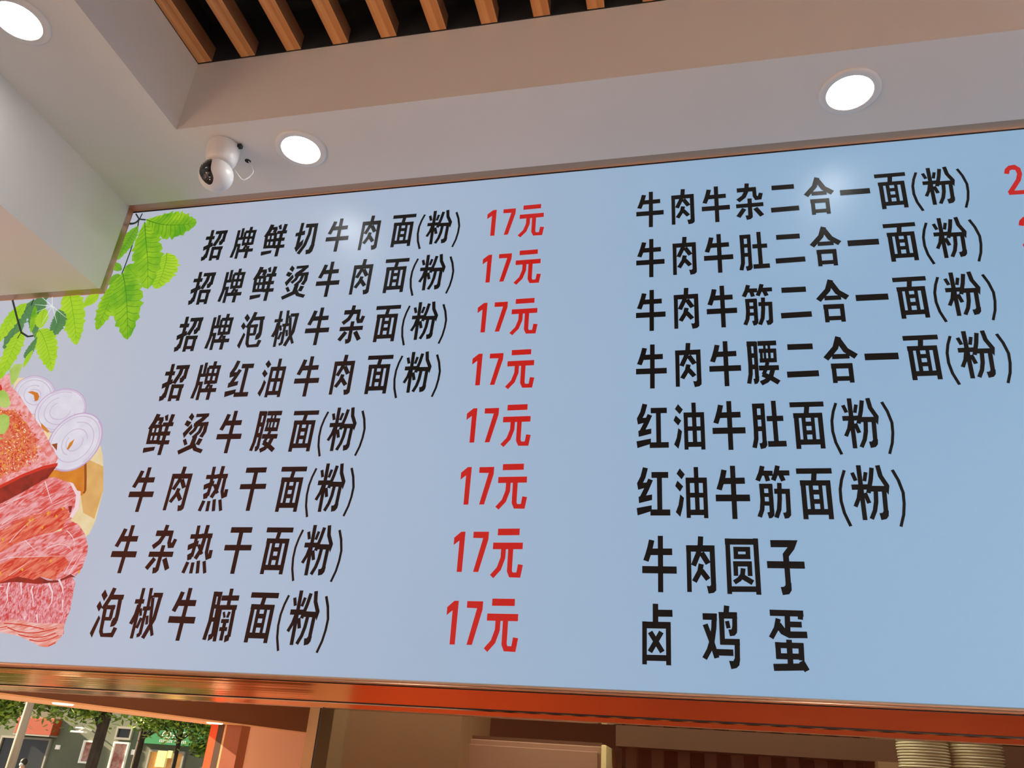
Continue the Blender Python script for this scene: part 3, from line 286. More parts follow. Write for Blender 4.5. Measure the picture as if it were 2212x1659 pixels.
-17552,23255,-16640,23512,-16513,23189,-16314,22589,-16357,22499,-18095,22511,-18396,22745]),('stroke','groove',[-16610,23500,-16431,23007,-16312,22642,-16340,22556],70),('poly','onion_skin',[-18396,25655,-18366,25552,-18356,25453,-18366,25360,-18394,25275,-18441,25200,-18506,25137,-18586,25087,-18679,25052,-18785,25032,-18900,25027,-19021,25039,-19146,25066,-19271,25109,-19395,25165,-19513,25235,-19622,25316,-19721,25407,-19807,25504,-19877,25607,-19929,25712,-19963,25817,-19976,25919,-19969,26015,-19942,26104,-19895,26182,-19829,26248,-19747,26299,-19650,26336,-19540,26356,-19422,26359,-19296,26345,-19168,26315,-19040,26269,-18915,26209,-18797,26136,-18688,26052,-18592,25960,-18510,25861,-18444,25759]),('poly','onion_white',[-18422,25656,-18394,25557,-18384,25461,-18393,25371,-18421,25289,-18466,25217,-18528,25156,-18605,25108,-18696,25073,-18798,25054,-18909,25050,-19026,25061,-19146,25088,-19267,25129,-19386,25183,-19500,25251,-19606,25329,-19702,25416,-19784,25511,-19851,25610,-19902,25711,-19934,25812,-19947,25910,-19940,26003,-19914,26089,-19869,26164,-19805,26228,-19726,26277,-19632,26312,-19527,26332,-19412,26335,-19291,26321,-19168,26292,-19044,26248,-18924,26190,-18810,26120,-18705,26039,-18612,25950,-18532,25855,-18469,25756]),('stroke','onion_ring',[-19484,25271,-19585,25345,-19676,25429,-19755,25519,-19819,25613,-19867,25710,-19898,25806,-19910,25900,-19903,25988,-19878,26070,-19835,26141,-19775,26202,-19699,26249,-19610,26283,-19509,26301,-19400,26304,-19285,26291,-19167,26264,-19049,26222,-18935,26166,-18826,26100,-18726,26023,-18637,25938,-18561,25847,-18501,25753,-18456,25657,-18429,25562,-18420,25471],24),('stroke','onion_ring',[-19718,25624,-19758,25706,-19784,25787,-19794,25866,-19789,25941,-19767,26010,-19731,26071,-19680,26122,-19615,26162,-19540,26190,-19455,26206,-19363,26208,-19265,26198,-19166,26175,-19066,26139,-18969,26093,-18877,26036,-18792,25971,-18716,25899,-18652,25822,-18600,25742,-18562,25661,-18539,25581,-18531,25503,-18538,25430,
-18560,25364,-18597,25305,-18647,25256],24),('stroke','onion_ring',[-18829,25408,-18869,25383,-18916,25365,-18969,25355,-19027,25353,-19088,25359,-19151,25373,-19214,25395,-19276,25423,-19335,25459,-19390,25499,-19439,25545,-19481,25594,-19516,25645,-19542,25698,-19558,25750,-19564,25800,-19560,25848,-19546,25892,-19523,25931,-19490,25963,-19449,25989,-19401,26007,-19347,26017,-19288,26018,-19226,26012,-19162,25997,-19099,25975],24),('stroke','onion_ring',[-19376,25831,-19356,25851,-19332,25866,-19303,25877,-19271,25883,-19235,25884,-19198,25880,-19160,25871,-19122,25858,-19085,25840,-19049,25819,-19017,25794,-18987,25766,-18962,25737,-18942,25706,-18927,25675,-18918,25644,-18915,25614,-18917,25585,-18926,25559,-18940,25537,-18959,25517,-18983,25502,-19012,25492,-19044,25486,-19079,25484,-19116,25488,-19153,25497],24),('poly','board_orange',[-19454,25800,-19296,25825,-19075,25759,-18962,25624,-18977,25507,-19058,25465,-19185,25684]),('poly','onion_skin',[-17353,25524,-17276,25423,-17218,25316,-17181,25204,-17165,25092,-17170,24980,-17197,24873,-17243,24772,-17309,24680,-17393,24599,-17492,24531,-17605,24477,-17728,24439,-17859,24418,-17994,24414,-18131,24427,-18266,24458,-18397,24505,-18519,24567,-18630,24643,-18727,24732,-18808,24831,-18870,24938,-18912,25050,-18932,25164,-18931,25278,-18907,25389,-18861,25494,-18795,25589,-18710,25674,-18608,25745,-18492,25800,-18364,25839,-18229,25859,-18089,25862,-17948,25846,-17810,25812,-17679,25761,-17557,25695,-17447,25616]),('poly','onion_white',[-17377,25510,-17303,25413,-17247,25309,-17211,25202,-17195,25093,-17200,24985,-17226,24881,-17271,24784,-17335,24695,-17415,24617,-17511,24551,-17620,24499,-17739,24463,-17865,24442,-17996,24439,-18128,24452,-18259,24481,-18384,24526,-18502,24586,-18609,24660,-18703,24746,-18781,24841,-18841,24944,-18881,25052,-18901,25163,-18899,25273,-18876,25380,-18832,25481,-18768,25573,-18686,25654,-18588,25723,-18476,25776,-18353,25813,-18222,25833,-18087,25836,-17952,25820,-17819,25788,
-17692,25739,-17574,25675,-17468,25598]),('stroke','onion_ring',[-18568,25701,-18460,25752,-18341,25788,-18215,25807,-18086,25810,-17955,25795,-17827,25764,-17704,25717,-17591,25655,-17489,25581,-17401,25496,-17330,25403,-17276,25303,-17241,25199,-17226,25094,-17231,24990,-17255,24890,-17299,24796,-17360,24711,-17438,24635,-17530,24572,-17635,24522,-17749,24487,-17871,24467,-17997,24463,-18125,24476,-18251,24504,-18372,24548],24),('stroke','onion_ring',[-17489,24677,-17573,24619,-17669,24573,-17774,24541,-17886,24523,-18001,24520,-18118,24531,-18233,24557,-18344,24597,-18448,24651,-18542,24716,-18624,24791,-18692,24875,-18745,24966,-18780,25061,-18797,25159,-18796,25255,-18775,25349,-18737,25438,-18681,25519,-18608,25591,-18522,25651,-18423,25698,-18315,25730,-18200,25748,-18082,25750,-17962,25737,-17845,25708],24),('stroke','onion_ring',[-17499,25036,-17515,24969,-17544,24906,-17585,24848,-17637,24798,-17699,24755,-17769,24722,-17846,24698,-17927,24685,-18012,24683,-18097,24691,-18181,24711,-18262,24740,-18338,24779,-18407,24827,-18466,24882,-18516,24944,-18554,25010,-18579,25079,-18592,25150,-18590,25221,-18575,25289,-18547,25353,-18506,25412,-18453,25464,-18390,25508,-18319,25542,-18240,25566],24),('stroke','onion_ring',[-17689,25113,-17690,25068,-17701,25025,-17719,24984,-17746,24947,-17779,24914,-17819,24886,-17865,24865,-17914,24850,-17967,24841,-18022,24840,-18077,24845,-18132,24858,-18184,24877,-18233,24902,-18277,24933,-18316,24969,-18347,25009,-18372,25052,-18388,25097,-18396,25142,-18394,25187,-18385,25231,-18366,25273,-18340,25311,-18306,25344,-18265,25372,-18219,25394],24),('poly','board_orange',[-18579,24764,-18173,24477,-18203,24416,-18483,24585]),('poly','onion_skin',[-16702,24878,-16588,24787,-16490,24679,-16410,24558,-16349,24426,-16309,24288,-16291,24146,-16294,24003,-16319,23864,-16365,23731,-16430,23608,-16514,23497,-16613,23402,-16726,23323,-16850,23263,-16982,23224,-17119,23205,-17258,23209,-17396,23234,-17529,23281,-17654,23347,-17768,23433,
-17868,23535,-17953,23653,-18019,23782,-18064,23920,-18088,24063,-18090,24208,-18069,24351,-18025,24489,-17961,24618,-17876,24734,-17775,24835,-17658,24918,-17529,24980,-17391,25020,-17248,25038,-17104,25031,-16963,25002,-16827,24950]),('poly','onion_white',[-16719,24851,-16609,24763,-16515,24659,-16437,24542,-16378,24415,-16340,24282,-16322,24144,-16325,24007,-16349,23872,-16393,23744,-16456,23625,-16537,23518,-16633,23426,-16742,23350,-16862,23292,-16989,23254,-17121,23236,-17256,23240,-17388,23264,-17517,23309,-17637,23374,-17748,23456,-17845,23555,-17926,23668,-17989,23793,-18033,23926,-18056,24064,-18058,24204,-18037,24343,-17995,24476,-17933,24600,-17852,24712,-17753,24809,-17641,24889,-17516,24949,-17384,24988,-17246,25004,-17107,24998,-16971,24970,-16840,24920]),('stroke','onion_ring',[-16618,24752,-16525,24650,-16449,24535,-16391,24410,-16353,24279,-16335,24144,-16338,24008,-16362,23876,-16405,23750,-16467,23633,-16547,23527,-16641,23436,-16749,23361,-16867,23304,-16992,23267,-17122,23250,-17254,23253,-17385,23277,-17512,23321,-17630,23385,-17739,23466,-17834,23564,-17914,23675,-17977,23798,-18020,23929,-18043,24065,-18044,24203,-18024,24339],24),('stroke','onion_ring',[-17958,23942,-17979,24068,-17980,24195,-17961,24321,-17923,24442,-17866,24555,-17792,24658,-17702,24746,-17600,24819,-17486,24873,-17366,24909,-17240,24924,-17114,24919,-16990,24893,-16871,24848,-16760,24784,-16660,24704,-16574,24610,-16503,24503,-16449,24388,-16414,24266,-16397,24141,-16400,24015,-16422,23893,-16462,23776,-16519,23667,-16593,23569,-16680,23485],24),('stroke','onion_ring',[-17323,24723,-17227,24735,-17130,24731,-17034,24712,-16942,24677,-16857,24629,-16779,24567,-16712,24495,-16657,24413,-16616,24324,-16588,24229,-16575,24133,-16576,24035,-16593,23940,-16624,23850,-16668,23765,-16725,23689,-16793,23624,-16870,23570,-16955,23529,-17046,23502,-17139,23490,-17234,23492,-17328,23510,-17419,23542,-17504,23588,-17582,23647,-17650,23717],24),('stroke','onion_ring',[-17279,23710,
-17339,23731,-17396,23762,-17447,23801,-17492,23848,-17530,23901,-17559,23959,-17578,24021,-17588,24086,-17588,24151,-17579,24215,-17559,24276,-17530,24333,-17492,24385,-17446,24430,-17394,24467,-17337,24494,-17275,24512,-17212,24520,-17148,24518,-17085,24505,-17024,24482,-16967,24451,-16916,24410,-16872,24362,-16835,24308,-16807,24250,-16789,24187],24),('stroke','onion_ring',[-16951,24240,-16932,24201,-16920,24160,-16914,24117,-16914,24074,-16921,24032,-16935,23991,-16954,23954,-16979,23920,-17010,23891,-17044,23867,-17082,23849,-17122,23837,-17163,23831,-17206,23833,-17247,23841,-17287,23855,-17325,23876,-17359,23902,-17389,23933,-17414,23969,-17433,24008,-17446,24049,-17453,24092,-17453,24135,-17446,24178,-17433,24219,-17413,24257],24),('poly','groove',[-17932,24053,-17746,24086,-17685,23854]),('poly','board_orange',[-17364,23883,-17339,24089,-17212,24207,-17233,24014,-17300,23875]),('poly','meat_pink',[-20776,26119,-20659,26250,-20541,26380,-20382,26482,-20143,26040,-19734,25731,-18983,25030,-18483,24585,-18132,24229,-17787,23880,-17542,23611,-17597,23374,-17705,22976,-18100,22657,-19313,22667]),('poly','meat_dark',[-19322,22688,-19212,22804,-18559,23151,-17955,23356,-17480,23424,-17696,22952,-18150,22650,-18653,22285,-19055,22058]),('stroke','meat_red',[-19279,22711,-18540,23103,-17948,23336,-17497,23420],108),('poly','meat_red',[-20407,25650,-20416,25943,-20543,26110,-20625,25898]),('poly','basil',[-20338,26796,-19997,26793,-20003,26289,-20073,26077,-20148,26053,-20416,26580]),('poly','spice_bed',[-20388,25203,-19717,25208,-19293,24912,-19065,24753,-18846,24545,-18712,24342,-18392,24211,-18540,24042,-18283,23793,-18474,23603,-18594,23437,-18721,23224,-19049,23181,-19412,22901]),('poly','spice_red',[-19455,24036,-19430,24012,-19398,24010,-19424,24034]),('poly','spice_red',[-19594,23912,-19602,23885,-19572,23857,-19564,23884]),('poly','spice_red',[-18892,24497,-18852,24461,-18804,24450,-18844,24485]),('poly','spice_red',[-19393,24083,-19346,24019,-19279,23968,
-19326,24031]),('poly','spice_red',[-18322,23709,-18330,23657,-18311,23599,-18303,23651]),('poly','spice_orange',[-19837,25121,-19759,25088,-19685,25083,-19763,25117]),('poly','spice_red',[-18252,23851,-18235,23818,-18197,23805,-18214,23838]),('poly','spice_gold',[-19335,23929,-19349,23898,-19324,23859,-19310,23890]),('poly','spice_red',[-19274,23138,-19253,23116,-19224,23111,-19245,23132]),('poly','spice_red',[-18940,23925,-18871,23904,-18811,23910,-18879,23932]),('poly','spice_red',[-19149,24156,-19137,24105,-19091,24060,-19104,24111]),('poly','spice_gold',[-18333,23998,-18310,23935,-18250,23884,-18274,23946]),('poly','spice_red',[-19362,24709,-19401,24702,-19409,24669,-19370,24676]),('poly','spice_red',[-19289,23164,-19320,23158,-19298,23128,-19267,23134]),('poly','spice_red',[-18742,24579,-18798,24575,-18828,24540,-18771,24543]),('poly','spice_gold',[-19424,23254,-19463,23265,-19467,23236,-19428,23225]),('poly','spice_gold',[-19414,24679,-19453,24695,-19470,24672,-19431,24656]),('poly','spice_light',[-18191,23542,-18196,23522,-18179,23501,-18173,23520]),('poly','spice_light',[-19568,23991,-19592,23985,-19592,23963,-19568,23968]),('poly','spice_gold',[-19373,23206,-19307,23156,-19232,23131,-19297,23180]),('poly','spice_gold',[-19540,23892,-19551,23854,-19511,23814,-19500,23851]),('poly','spice_red',[-18992,23882,-19018,23834,-19003,23772,-18978,23820]),('poly','spice_gold',[-18967,24139,-18971,24115,-18946,24092,-18942,24116]),('poly','spice_light',[-18313,24012,-18364,24003,-18367,23957,-18317,23966]),('poly','spice_orange',[-18536,23872,-18476,23835,-18412,23824,-18472,23862]),('poly','spice_orange',[-18703,23335,-18755,23323,-18763,23277,-18711,23289]),('poly','spice_gold',[-19071,23915,-19097,23897,-19093,23862,-19067,23880]),('poly','spice_gold',[-18905,24050,-18956,24047,-18961,24003,-18909,24006]),('poly','spice_orange',[-18946,24392,-18960,24371,-18949,24342,-18935,24362]),('poly','spice_red',[-18738,24018,-18699,23978,-18648,23954,-18686,23994]),('poly',
'spice_light',[-19167,23230,-19118,23174,-19047,23143,-19096,23199]),('poly','spice_orange',[-18233,23718,-18269,23676,-18253,23612,-18217,23654]),('poly','spice_red',[-18982,24038,-18972,24009,-18942,23985,-18952,24015]),('poly','spice_light',[-19204,23749,-19231,23744,-19234,23721,-19207,23725]),('poly','spice_orange',[-18826,23675,-18891,23660,-18919,23611,-18854,23626]),('poly','spice_red',[-19599,23853,-19652,23846,-19680,23812,-19627,23819]),('poly','spice_orange',[-18898,24438,-18970,24441,-19006,24400,-18935,24397]),('poly','spice_orange',[-19893,25097,-19942,25080,-19971,25044,-19922,25061]),('poly','spice_gold',[-19450,23546,-19485,23541,-19465,23507,-19429,23512]),('poly','spice_red',[-18728,24422,-18781,24417,-18807,24382,-18754,24388]),('poly','spice_gold',[-18421,23673,-18403,23643,-18375,23652,-18392,23682]),('poly','spice_red',[-18908,23273,-18958,23285,-18981,23257,-18931,23245]),('poly','spice_red',[-19429,24099,-19407,24059,-19360,24050,-19382,24090]),('poly','spice_gold',[-18965,24504,-19014,24491,-19022,24445,-18973,24458]),('poly','spice_red',[-19261,23964,-19298,23979,-19304,23951,-19266,23936]),('poly','spice_light',[-18162,23602,-18207,23585,-18226,23547,-18181,23563]),('poly','spice_red',[-19365,23329,-19389,23287,-19387,23233,-19363,23275]),('poly','spice_red',[-18649,24336,-18653,24302,-18621,24267,-18617,24301]),('poly','spice_light',[-18312,23567,-18281,23541,-18245,23539,-18276,23564]),('poly','spice_light',[-19242,24063,-19176,24010,-19100,23977,-19166,24029]),('poly','spice_red',[-19849,25131,-19911,25125,-19927,25076,-19865,25082]),('poly','spice_gold',[-18697,24202,-18756,24204,-18797,24179,-18739,24178]),('poly','spice_red',[-19322,24039,-19311,23975,-19262,23913,-19272,23977]),('poly','spice_red',[-19693,23805,-19650,23760,-19592,23742,-19634,23788]),('poly','spice_gold',[-19050,23740,-19121,23747,-19178,23727,-19106,23720]),('poly','spice_red',[-18601,23381,-18635,23386,-18634,23358,-18601,23353]),('poly','spice_gold',[-19221,
25040,-19261,25054,-19262,25022,-19221,25008]),('poly','spice_light',[-19039,24550,-19002,24498,-18940,24472,-18976,24524]),('poly','spice_gold',[-19116,23248,-19142,23258,-19160,23249,-19134,23239]),('poly','spice_red',[-18976,24072,-18978,24038,-18953,24002,-18950,24036]),('poly','spice_red',[-19004,23996,-18957,23976,-18913,23978,-18961,23999]),('poly','spice_orange',[-18813,23835,-18784,23820,-18765,23833,-18794,23848]),('poly','spice_red',[-19279,24530,-19320,24514,-19324,24471,-19282,24487]),('poly','spice_red',[-18799,23984,-18832,23942,-18837,23885,-18805,23927]),('poly','spice_gold',[-19042,23780,-19100,23771,-19134,23736,-19076,23744]),('poly','spice_orange',[-19171,23283,-19198,23259,-19179,23219,-19153,23242]),('poly','spice_red',[-19149,24080,-19113,24060,-19085,24071,-19121,24091]),('poly','spice_red',[-19147,23769,-19118,23713,-19058,23672,-19087,23728]),('poly','spice_light',[-19221,23951,-19188,23927,-19158,23934,-19191,23958]),('poly','spice_gold',[-19940,25121,-19892,25083,-19842,25085,-19890,25123]),('poly','spice_red',[-19058,23555,-19097,23524,-19104,23474,-19065,23504]),('poly','spice_gold',[-18945,23692,-18966,23652,-18933,23601,-18912,23640]),('poly','spice_light',[-19553,24066,-19606,24046,-19618,23995,-19564,24015]),('poly','spice_red',[-19650,23748,-19637,23695,-19594,23643,-19607,23697]),('poly','spice_light',[-18975,23922,-18977,23884,-18943,23848,-18940,23885]),('poly','spice_gold',[-18745,23582,-18807,23586,-18841,23552,-18779,23549]),('poly','spice_orange',[-18728,23745,-18731,23691,-18697,23633,-18694,23687]),('poly','spice_gold',[-18259,23557,-18316,23543,-18339,23498,-18282,23512]),('poly','spice_red',[-18479,23755,-18419,23724,-18358,23717,-18418,23749]),('poly','spice_red',[-19952,25170,-19982,25161,-19990,25134,-19961,25144]),('poly','spice_orange',[-18625,23693,-18615,23661,-18579,23660,-18589,23693]),('poly','spice_gold',[-19474,23548,-19505,23544,-19490,23514,-19459,23518]),('poly','spice_gold',[-19352,23409,-19418,23406,
-19450,23366,-19384,23369]),('poly','spice_red',[-18949,23662,-18920,23611,-18869,23568,-18899,23619]),('poly','spice_light',[-19146,24631,-19133,24605,-19103,24599,-19116,24626]),('poly','spice_red',[-19106,23703,-19134,23694,-19123,23664,-19095,23672]),('poly','spice_light',[-19153,24029,-19180,24011,-19153,23976,-19126,23994]),('poly','spice_red',[-18403,23498,-18405,23450,-18366,23401,-18363,23449]),('poly','spice_gold',[-19157,23460,-19098,23414,-19030,23398,-19088,23444]),('poly','spice_light',[-19211,24617,-19181,24556,-19117,24511,-19146,24573]),('poly','spice_red',[-19357,23562,-19318,23538,-19291,23555,-19330,23579]),('poly','spice_orange',[-18442,23943,-18485,23935,-18475,23893,-18433,23901]),('poly','spice_red',[-18759,23802,-18763,23768,-18724,23739,-18720,23773]),('poly','spice_red',[-18775,23885,-18782,23859,-18755,23830,-18748,23857]),('poly','spice_light',[-19232,24355,-19184,24308,-19122,24293,-19170,24341]),('poly','spice_gold',[-19376,23319,-19407,23323,-19407,23298,-19376,23294]),('poly','spice_red',[-19024,23690,-19060,23686,-19064,23655,-19028,23659]),('poly','spice_orange',[-19021,24383,-19011,24317,-18956,24254,-18966,24320]),('poly','spice_orange',[-19211,23981,-19179,23943,-19135,23944,-19167,23982]),('poly','spice_gold',[-19202,23597,-19153,23579,-19118,23595,-19167,23613]),('poly','spice_red',[-18923,23531,-18936,23477,-18898,23414,-18886,23468]),('poly','spice_red',[-18981,24634,-19018,24595,-19027,24539,-18990,24578]),('poly','spice_red',[-19171,23967,-19219,23961,-19244,23930,-19196,23936]),('poly','spice_gold',[-19324,23374,-19358,23381,-19370,23359,-19335,23352]),('poly','spice_red',[-18909,23831,-18969,23839,-19009,23814,-18949,23806]),('poly','spice_gold',[-19166,23765,-19213,23773,-19235,23746,-19188,23739]),('poly','spice_red',[-19375,25059,-19375,25011,-19326,24967,-19327,25015]),('poly','spice_red',[-19300,23873,-19375,23888,-19435,23872,-19360,23856]),('poly','spice_gold',[-19001,23804,-18927,23781,-18857,23777,-18931,23801]),
('poly','spice_red',[-19342,24382,-19289,24354,-19241,24359,-19294,24387]),('poly','spice_orange',[-18479,23602,-18496,23579,-18462,23554,-18445,23577]),('poly','spice_gold',[-19077,23886,-19021,23852,-18963,23847,-19019,23881]),('poly','spice_orange',[-18809,23499,-18840,23496,-18848,23472,-18817,23475]),('poly','spice_red',[-20030,25133,-20047,25105,-20013,25069,-19996,25097]),('poly','spice_red',[-19274,24713,-19262,24655,-19205,24606,-19217,24664]),('poly','spice_red',[-19774,24136,-19762,24080,-19708,24031,-19719,24087]),('poly','spice_red',[-18718,23888,-18739,23866,-18737,23833,-18716,23854]),('poly','spice_gold',[-18605,23407,-18550,23357,-18485,23321,-18539,23371]),('poly','spice_gold',[-19222,23832,-19155,23789,-19083,23776,-19150,23819]),('poly','spice_gold',[-20153,25210,-20191,25173,-20174,25111,-20136,25148]),('poly','spice_orange',[-18988,23783,-18991,23741,-18946,23702,-18944,23744]),('poly','spice_gold',[-18966,23991,-18995,23961,-18987,23915,-18959,23944]),('poly','spice_red',[-18294,23770,-18330,23738,-18318,23683,-18283,23716]),('poly','spice_red',[-19525,25003,-19538,24943,-19501,24873,-19487,24933]),('poly','spice_red',[-18640,23458,-18672,23471,-18688,23454,-18656,23441]),('poly','spice_red',[-18409,24035,-18447,24049,-18471,24032,-18433,24018]),('poly','spice_red',[-18552,23512,-18593,23516,-18612,23493,-18571,23488]),('poly','spice_red',[-19123,23503,-19127,23450,-19097,23391,-19093,23445]),('poly','spice_light',[-19162,23317,-19109,23279,-19051,23272,-19104,23310]),('poly','spice_light',[-19588,23866,-19623,23846,-19637,23811,-19602,23830]),('poly','spice_red',[-19075,23562,-19107,23577,-19124,23561,-19092,23545]),('poly','spice_gold',[-19827,25118,-19757,25073,-19684,25060,-19753,25105]),('poly','spice_gold',[-18592,23950,-18635,23947,-18635,23909,-18591,23912]),('poly','spice_red',[-19523,24874,-19496,24840,-19463,24848,-19489,24882]),('poly','spice_gold',[-18432,23987,-18440,23936,-18395,23883,-18387,23934]),('poly','spice_orange',
[-19218,23821,-19261,23843,-19281,23817,-19238,23795]),('poly','spice_orange',[-19411,25060,-19430,25008,-19403,24943,-19384,24995]),('poly','spice_light',[-19384,23179,-19393,23144,-19353,23110,-19344,23145]),('poly','spice_red',[-19089,24701,-19098,24674,-19075,24642,-19067,24669]),('poly','spice_gold',[-19156,24159,-19180,24146,-19163,24116,-19139,24129]),('poly','spice_red',[-18972,23778,-19021,23779,-19035,23745,-18987,23743]),('poly','spice_red',[-18957,24229,-18965,24172,-18942,24107,-18934,24164]),('poly','spice_gold',[-18342,23892,-18395,23897,-18417,23863,-18364,23858]),('poly','spice_gold',[-19202,23609,-19223,23590,-19194,23561,-19173,23580]),('poly','spice_red',[-18716,23607,-18701,23552,-18648,23505,-18663,23560]),('poly','spice_red',[-18934,23745,-18973,23745,-18987,23718,-18948,23718]),('poly','spice_red',[-18600,23739,-18626,23725,-18618,23692,-18591,23707]),('poly','spice_orange',[-18807,24604,-18836,24601,-18830,24573,-18801,24576]),('poly','spice_light',[-18485,23563,-18527,23525,-18516,23462,-18474,23500]),('poly','spice_gold',[-18792,24158,-18763,24093,-18699,24040,-18728,24105]),('poly','spice_gold',[-19505,23419,-19514,23369,-19471,23316,-19463,23365]),('poly','spice_gold',[-18478,23437,-18492,23394,-18451,23346,-18437,23389]),('poly','spice_red',[-19712,25052,-19669,25026,-19633,25036,-19676,25062]),('poly','spice_gold',[-18212,23965,-18189,23945,-18164,23949,-18188,23968]),('poly','spice_red',[-19110,24702,-19138,24701,-19139,24676,-19111,24677]),('poly','spice_red',[-18718,23827,-18768,23826,-18800,23801,-18749,23801]),('poly','spice_orange',[-18315,23736,-18288,23689,-18238,23656,-18264,23703]),('poly','spice_orange',[-19782,25066,-19759,25034,-19721,25021,-19744,25053]),('poly','spice_gold',[-19475,23468,-19523,23472,-19530,23437,-19483,23432]),('poly','spice_orange',[-18381,23683,-18369,23620,-18315,23563,-18327,23625]),('poly','spice_orange',[-18336,23927,-18345,23888,-18303,23850,-18294,23889]),('poly','spice_red',[-18723,23864,-18664,
23812,-18594,23774,-18653,23826]),('poly','spice_light',[-18489,23663,-18428,23622,-18365,23623,-18427,23663]),('poly','spice_gold',[-19326,23403,-19252,23379,-19181,23376,-19255,23399]),('poly','spice_red',[-19401,24141,-19387,24093,-19332,24061,-19346,24110]),('poly','spice_light',[-19212,24761,-19240,24718,-19238,24661,-19210,24704]),('poly','spice_gold',[-19230,23458,-19256,23412,-19250,23354,-19224,23399]),('poly','spice_orange',[-19665,23768,-19636,23739,-19597,23730,-19626,23760]),('poly','spice_orange',[-18314,23684,-18361,23680,-18371,23642,-18324,23646]),('poly','spice_light',[-18809,23708,-18804,23669,-18773,23632,-18777,23670]),('poly','spice_red',[-19025,23602,-19039,23570,-19017,23529,-19002,23561]),('poly','spice_red',[-19306,23506,-19265,23443,-19196,23396,-19237,23459]),('poly','spice_gold',[-19235,24007,-19276,23979,-19274,23926,-19233,23954]),('poly','spice_gold',[-18893,23960,-18906,23908,-18864,23849,-18851,23901]),('poly','spice_red',[-18829,24124,-18830,24074,-18806,24019,-18805,24070]),('poly','spice_light',[-18990,24430,-18933,24404,-18894,24426,-18951,24453]),('poly','spice_red',[-19445,23391,-19436,23355,-19393,23340,-19402,23376]),('poly','spice_red',[-18707,24057,-18715,24001,-18673,23940,-18665,23996]),('poly','spice_light',[-18342,23573,-18301,23512,-18236,23467,-18276,23528]),('poly','spice_orange',[-19200,23434,-19156,23408,-19130,23430,-19174,23455]),('poly','spice_red',[-19109,24353,-19069,24327,-19031,24331,-19071,24357]),('poly','spice_red',[-18156,23677,-18214,23687,-18237,23651,-18180,23641]),('poly','spice_red',[-20147,25091,-20103,25043,-20043,25028,-20087,25076]),('poly','spice_gold',[-18910,23521,-18842,23486,-18783,23498,-18851,23532]),('poly','spice_light',[-18902,23324,-18941,23333,-18942,23303,-18903,23293]),('poly','spice_red',[-19137,24737,-19195,24732,-19216,24689,-19157,24693]),('poly','spice_light',[-19457,23966,-19397,23922,-19329,23900,-19389,23944]),('poly','spice_light',[-19333,24313,-19283,24281,-19232,24277,
-19281,24308]),('poly','spice_red',[-18848,23283,-18868,23265,-18849,23234,-18828,23253]),('poly','spice_gold',[-19223,24153,-19168,24127,-19124,24141,-19179,24167]),('poly','spice_light',[-18981,24473,-19006,24459,-18976,24432,-18951,24446]),('poly','spice_red',[-18755,23877,-18778,23848,-18752,23806,-18729,23835]),('poly','spice_gold',[-18942,24209,-18944,24181,-18909,24163,-18907,24191]),('poly','spice_light',[-19421,25087,-19453,25081,-19438,25047,-19405,25053]),('poly','spice_gold',[-19508,23653,-19498,23627,-19468,23613,-19478,23639]),('poly','spice_red',[-19645,25135,-19617,25119,-19595,25129,-19624,25145]),('poly','spice_gold',[-19685,23878,-19685,23818,-19636,23756,-19636,23816]),('poly','spice_light',[-18711,23412,-18732,23369,-18706,23314,-18686,23357]),('poly','spice_light',[-19235,23924,-19186,23873,-19122,23836,-19172,23887]),('poly','spice_orange',[-18622,23551,-18598,23498,-18545,23458,-18568,23510]),('poly','spice_light',[-19033,24387,-19004,24339,-18947,24319,-18976,24368]),('poly','spice_red',[-19881,25121,-19914,25119,-19898,25086,-19865,25089]),('poly','spice_red',[-19292,24576,-19305,24527,-19282,24468,-19269,24517]),('poly','spice_red',[-19256,24136,-19231,24109,-19205,24119,-19229,24147]),('poly','spice_gold',[-20048,25129,-20065,25084,-20027,25028,-20010,25073]),('poly','spice_red',[-18908,24348,-18937,24341,-18937,24313,-18908,24320]),('poly','spice_orange',[-19880,25079,-19908,25045,-19910,24996,-19881,25030]),('poly','spice_red',[-19228,24803,-19274,24780,-19265,24726,-19219,24748]),('poly','spice_red',[-18563,23540,-18568,23498,-18531,23455,-18527,23497]),('poly','spice_red',[-20144,25179,-20064,25146,-19988,25142,-20068,25175]),('poly','spice_red',[-19263,23295,-19285,23275,-19267,23243,-19246,23262]),('poly','spice_orange',[-18914,24321,-18853,24273,-18783,24264,-18845,24313]),('poly','spice_orange',[-18447,23613,-18477,23615,-18480,23591,-18450,23590]),('poly','spice_orange',[-19232,25065,-19215,25027,-19173,25023,-19190,25062]),
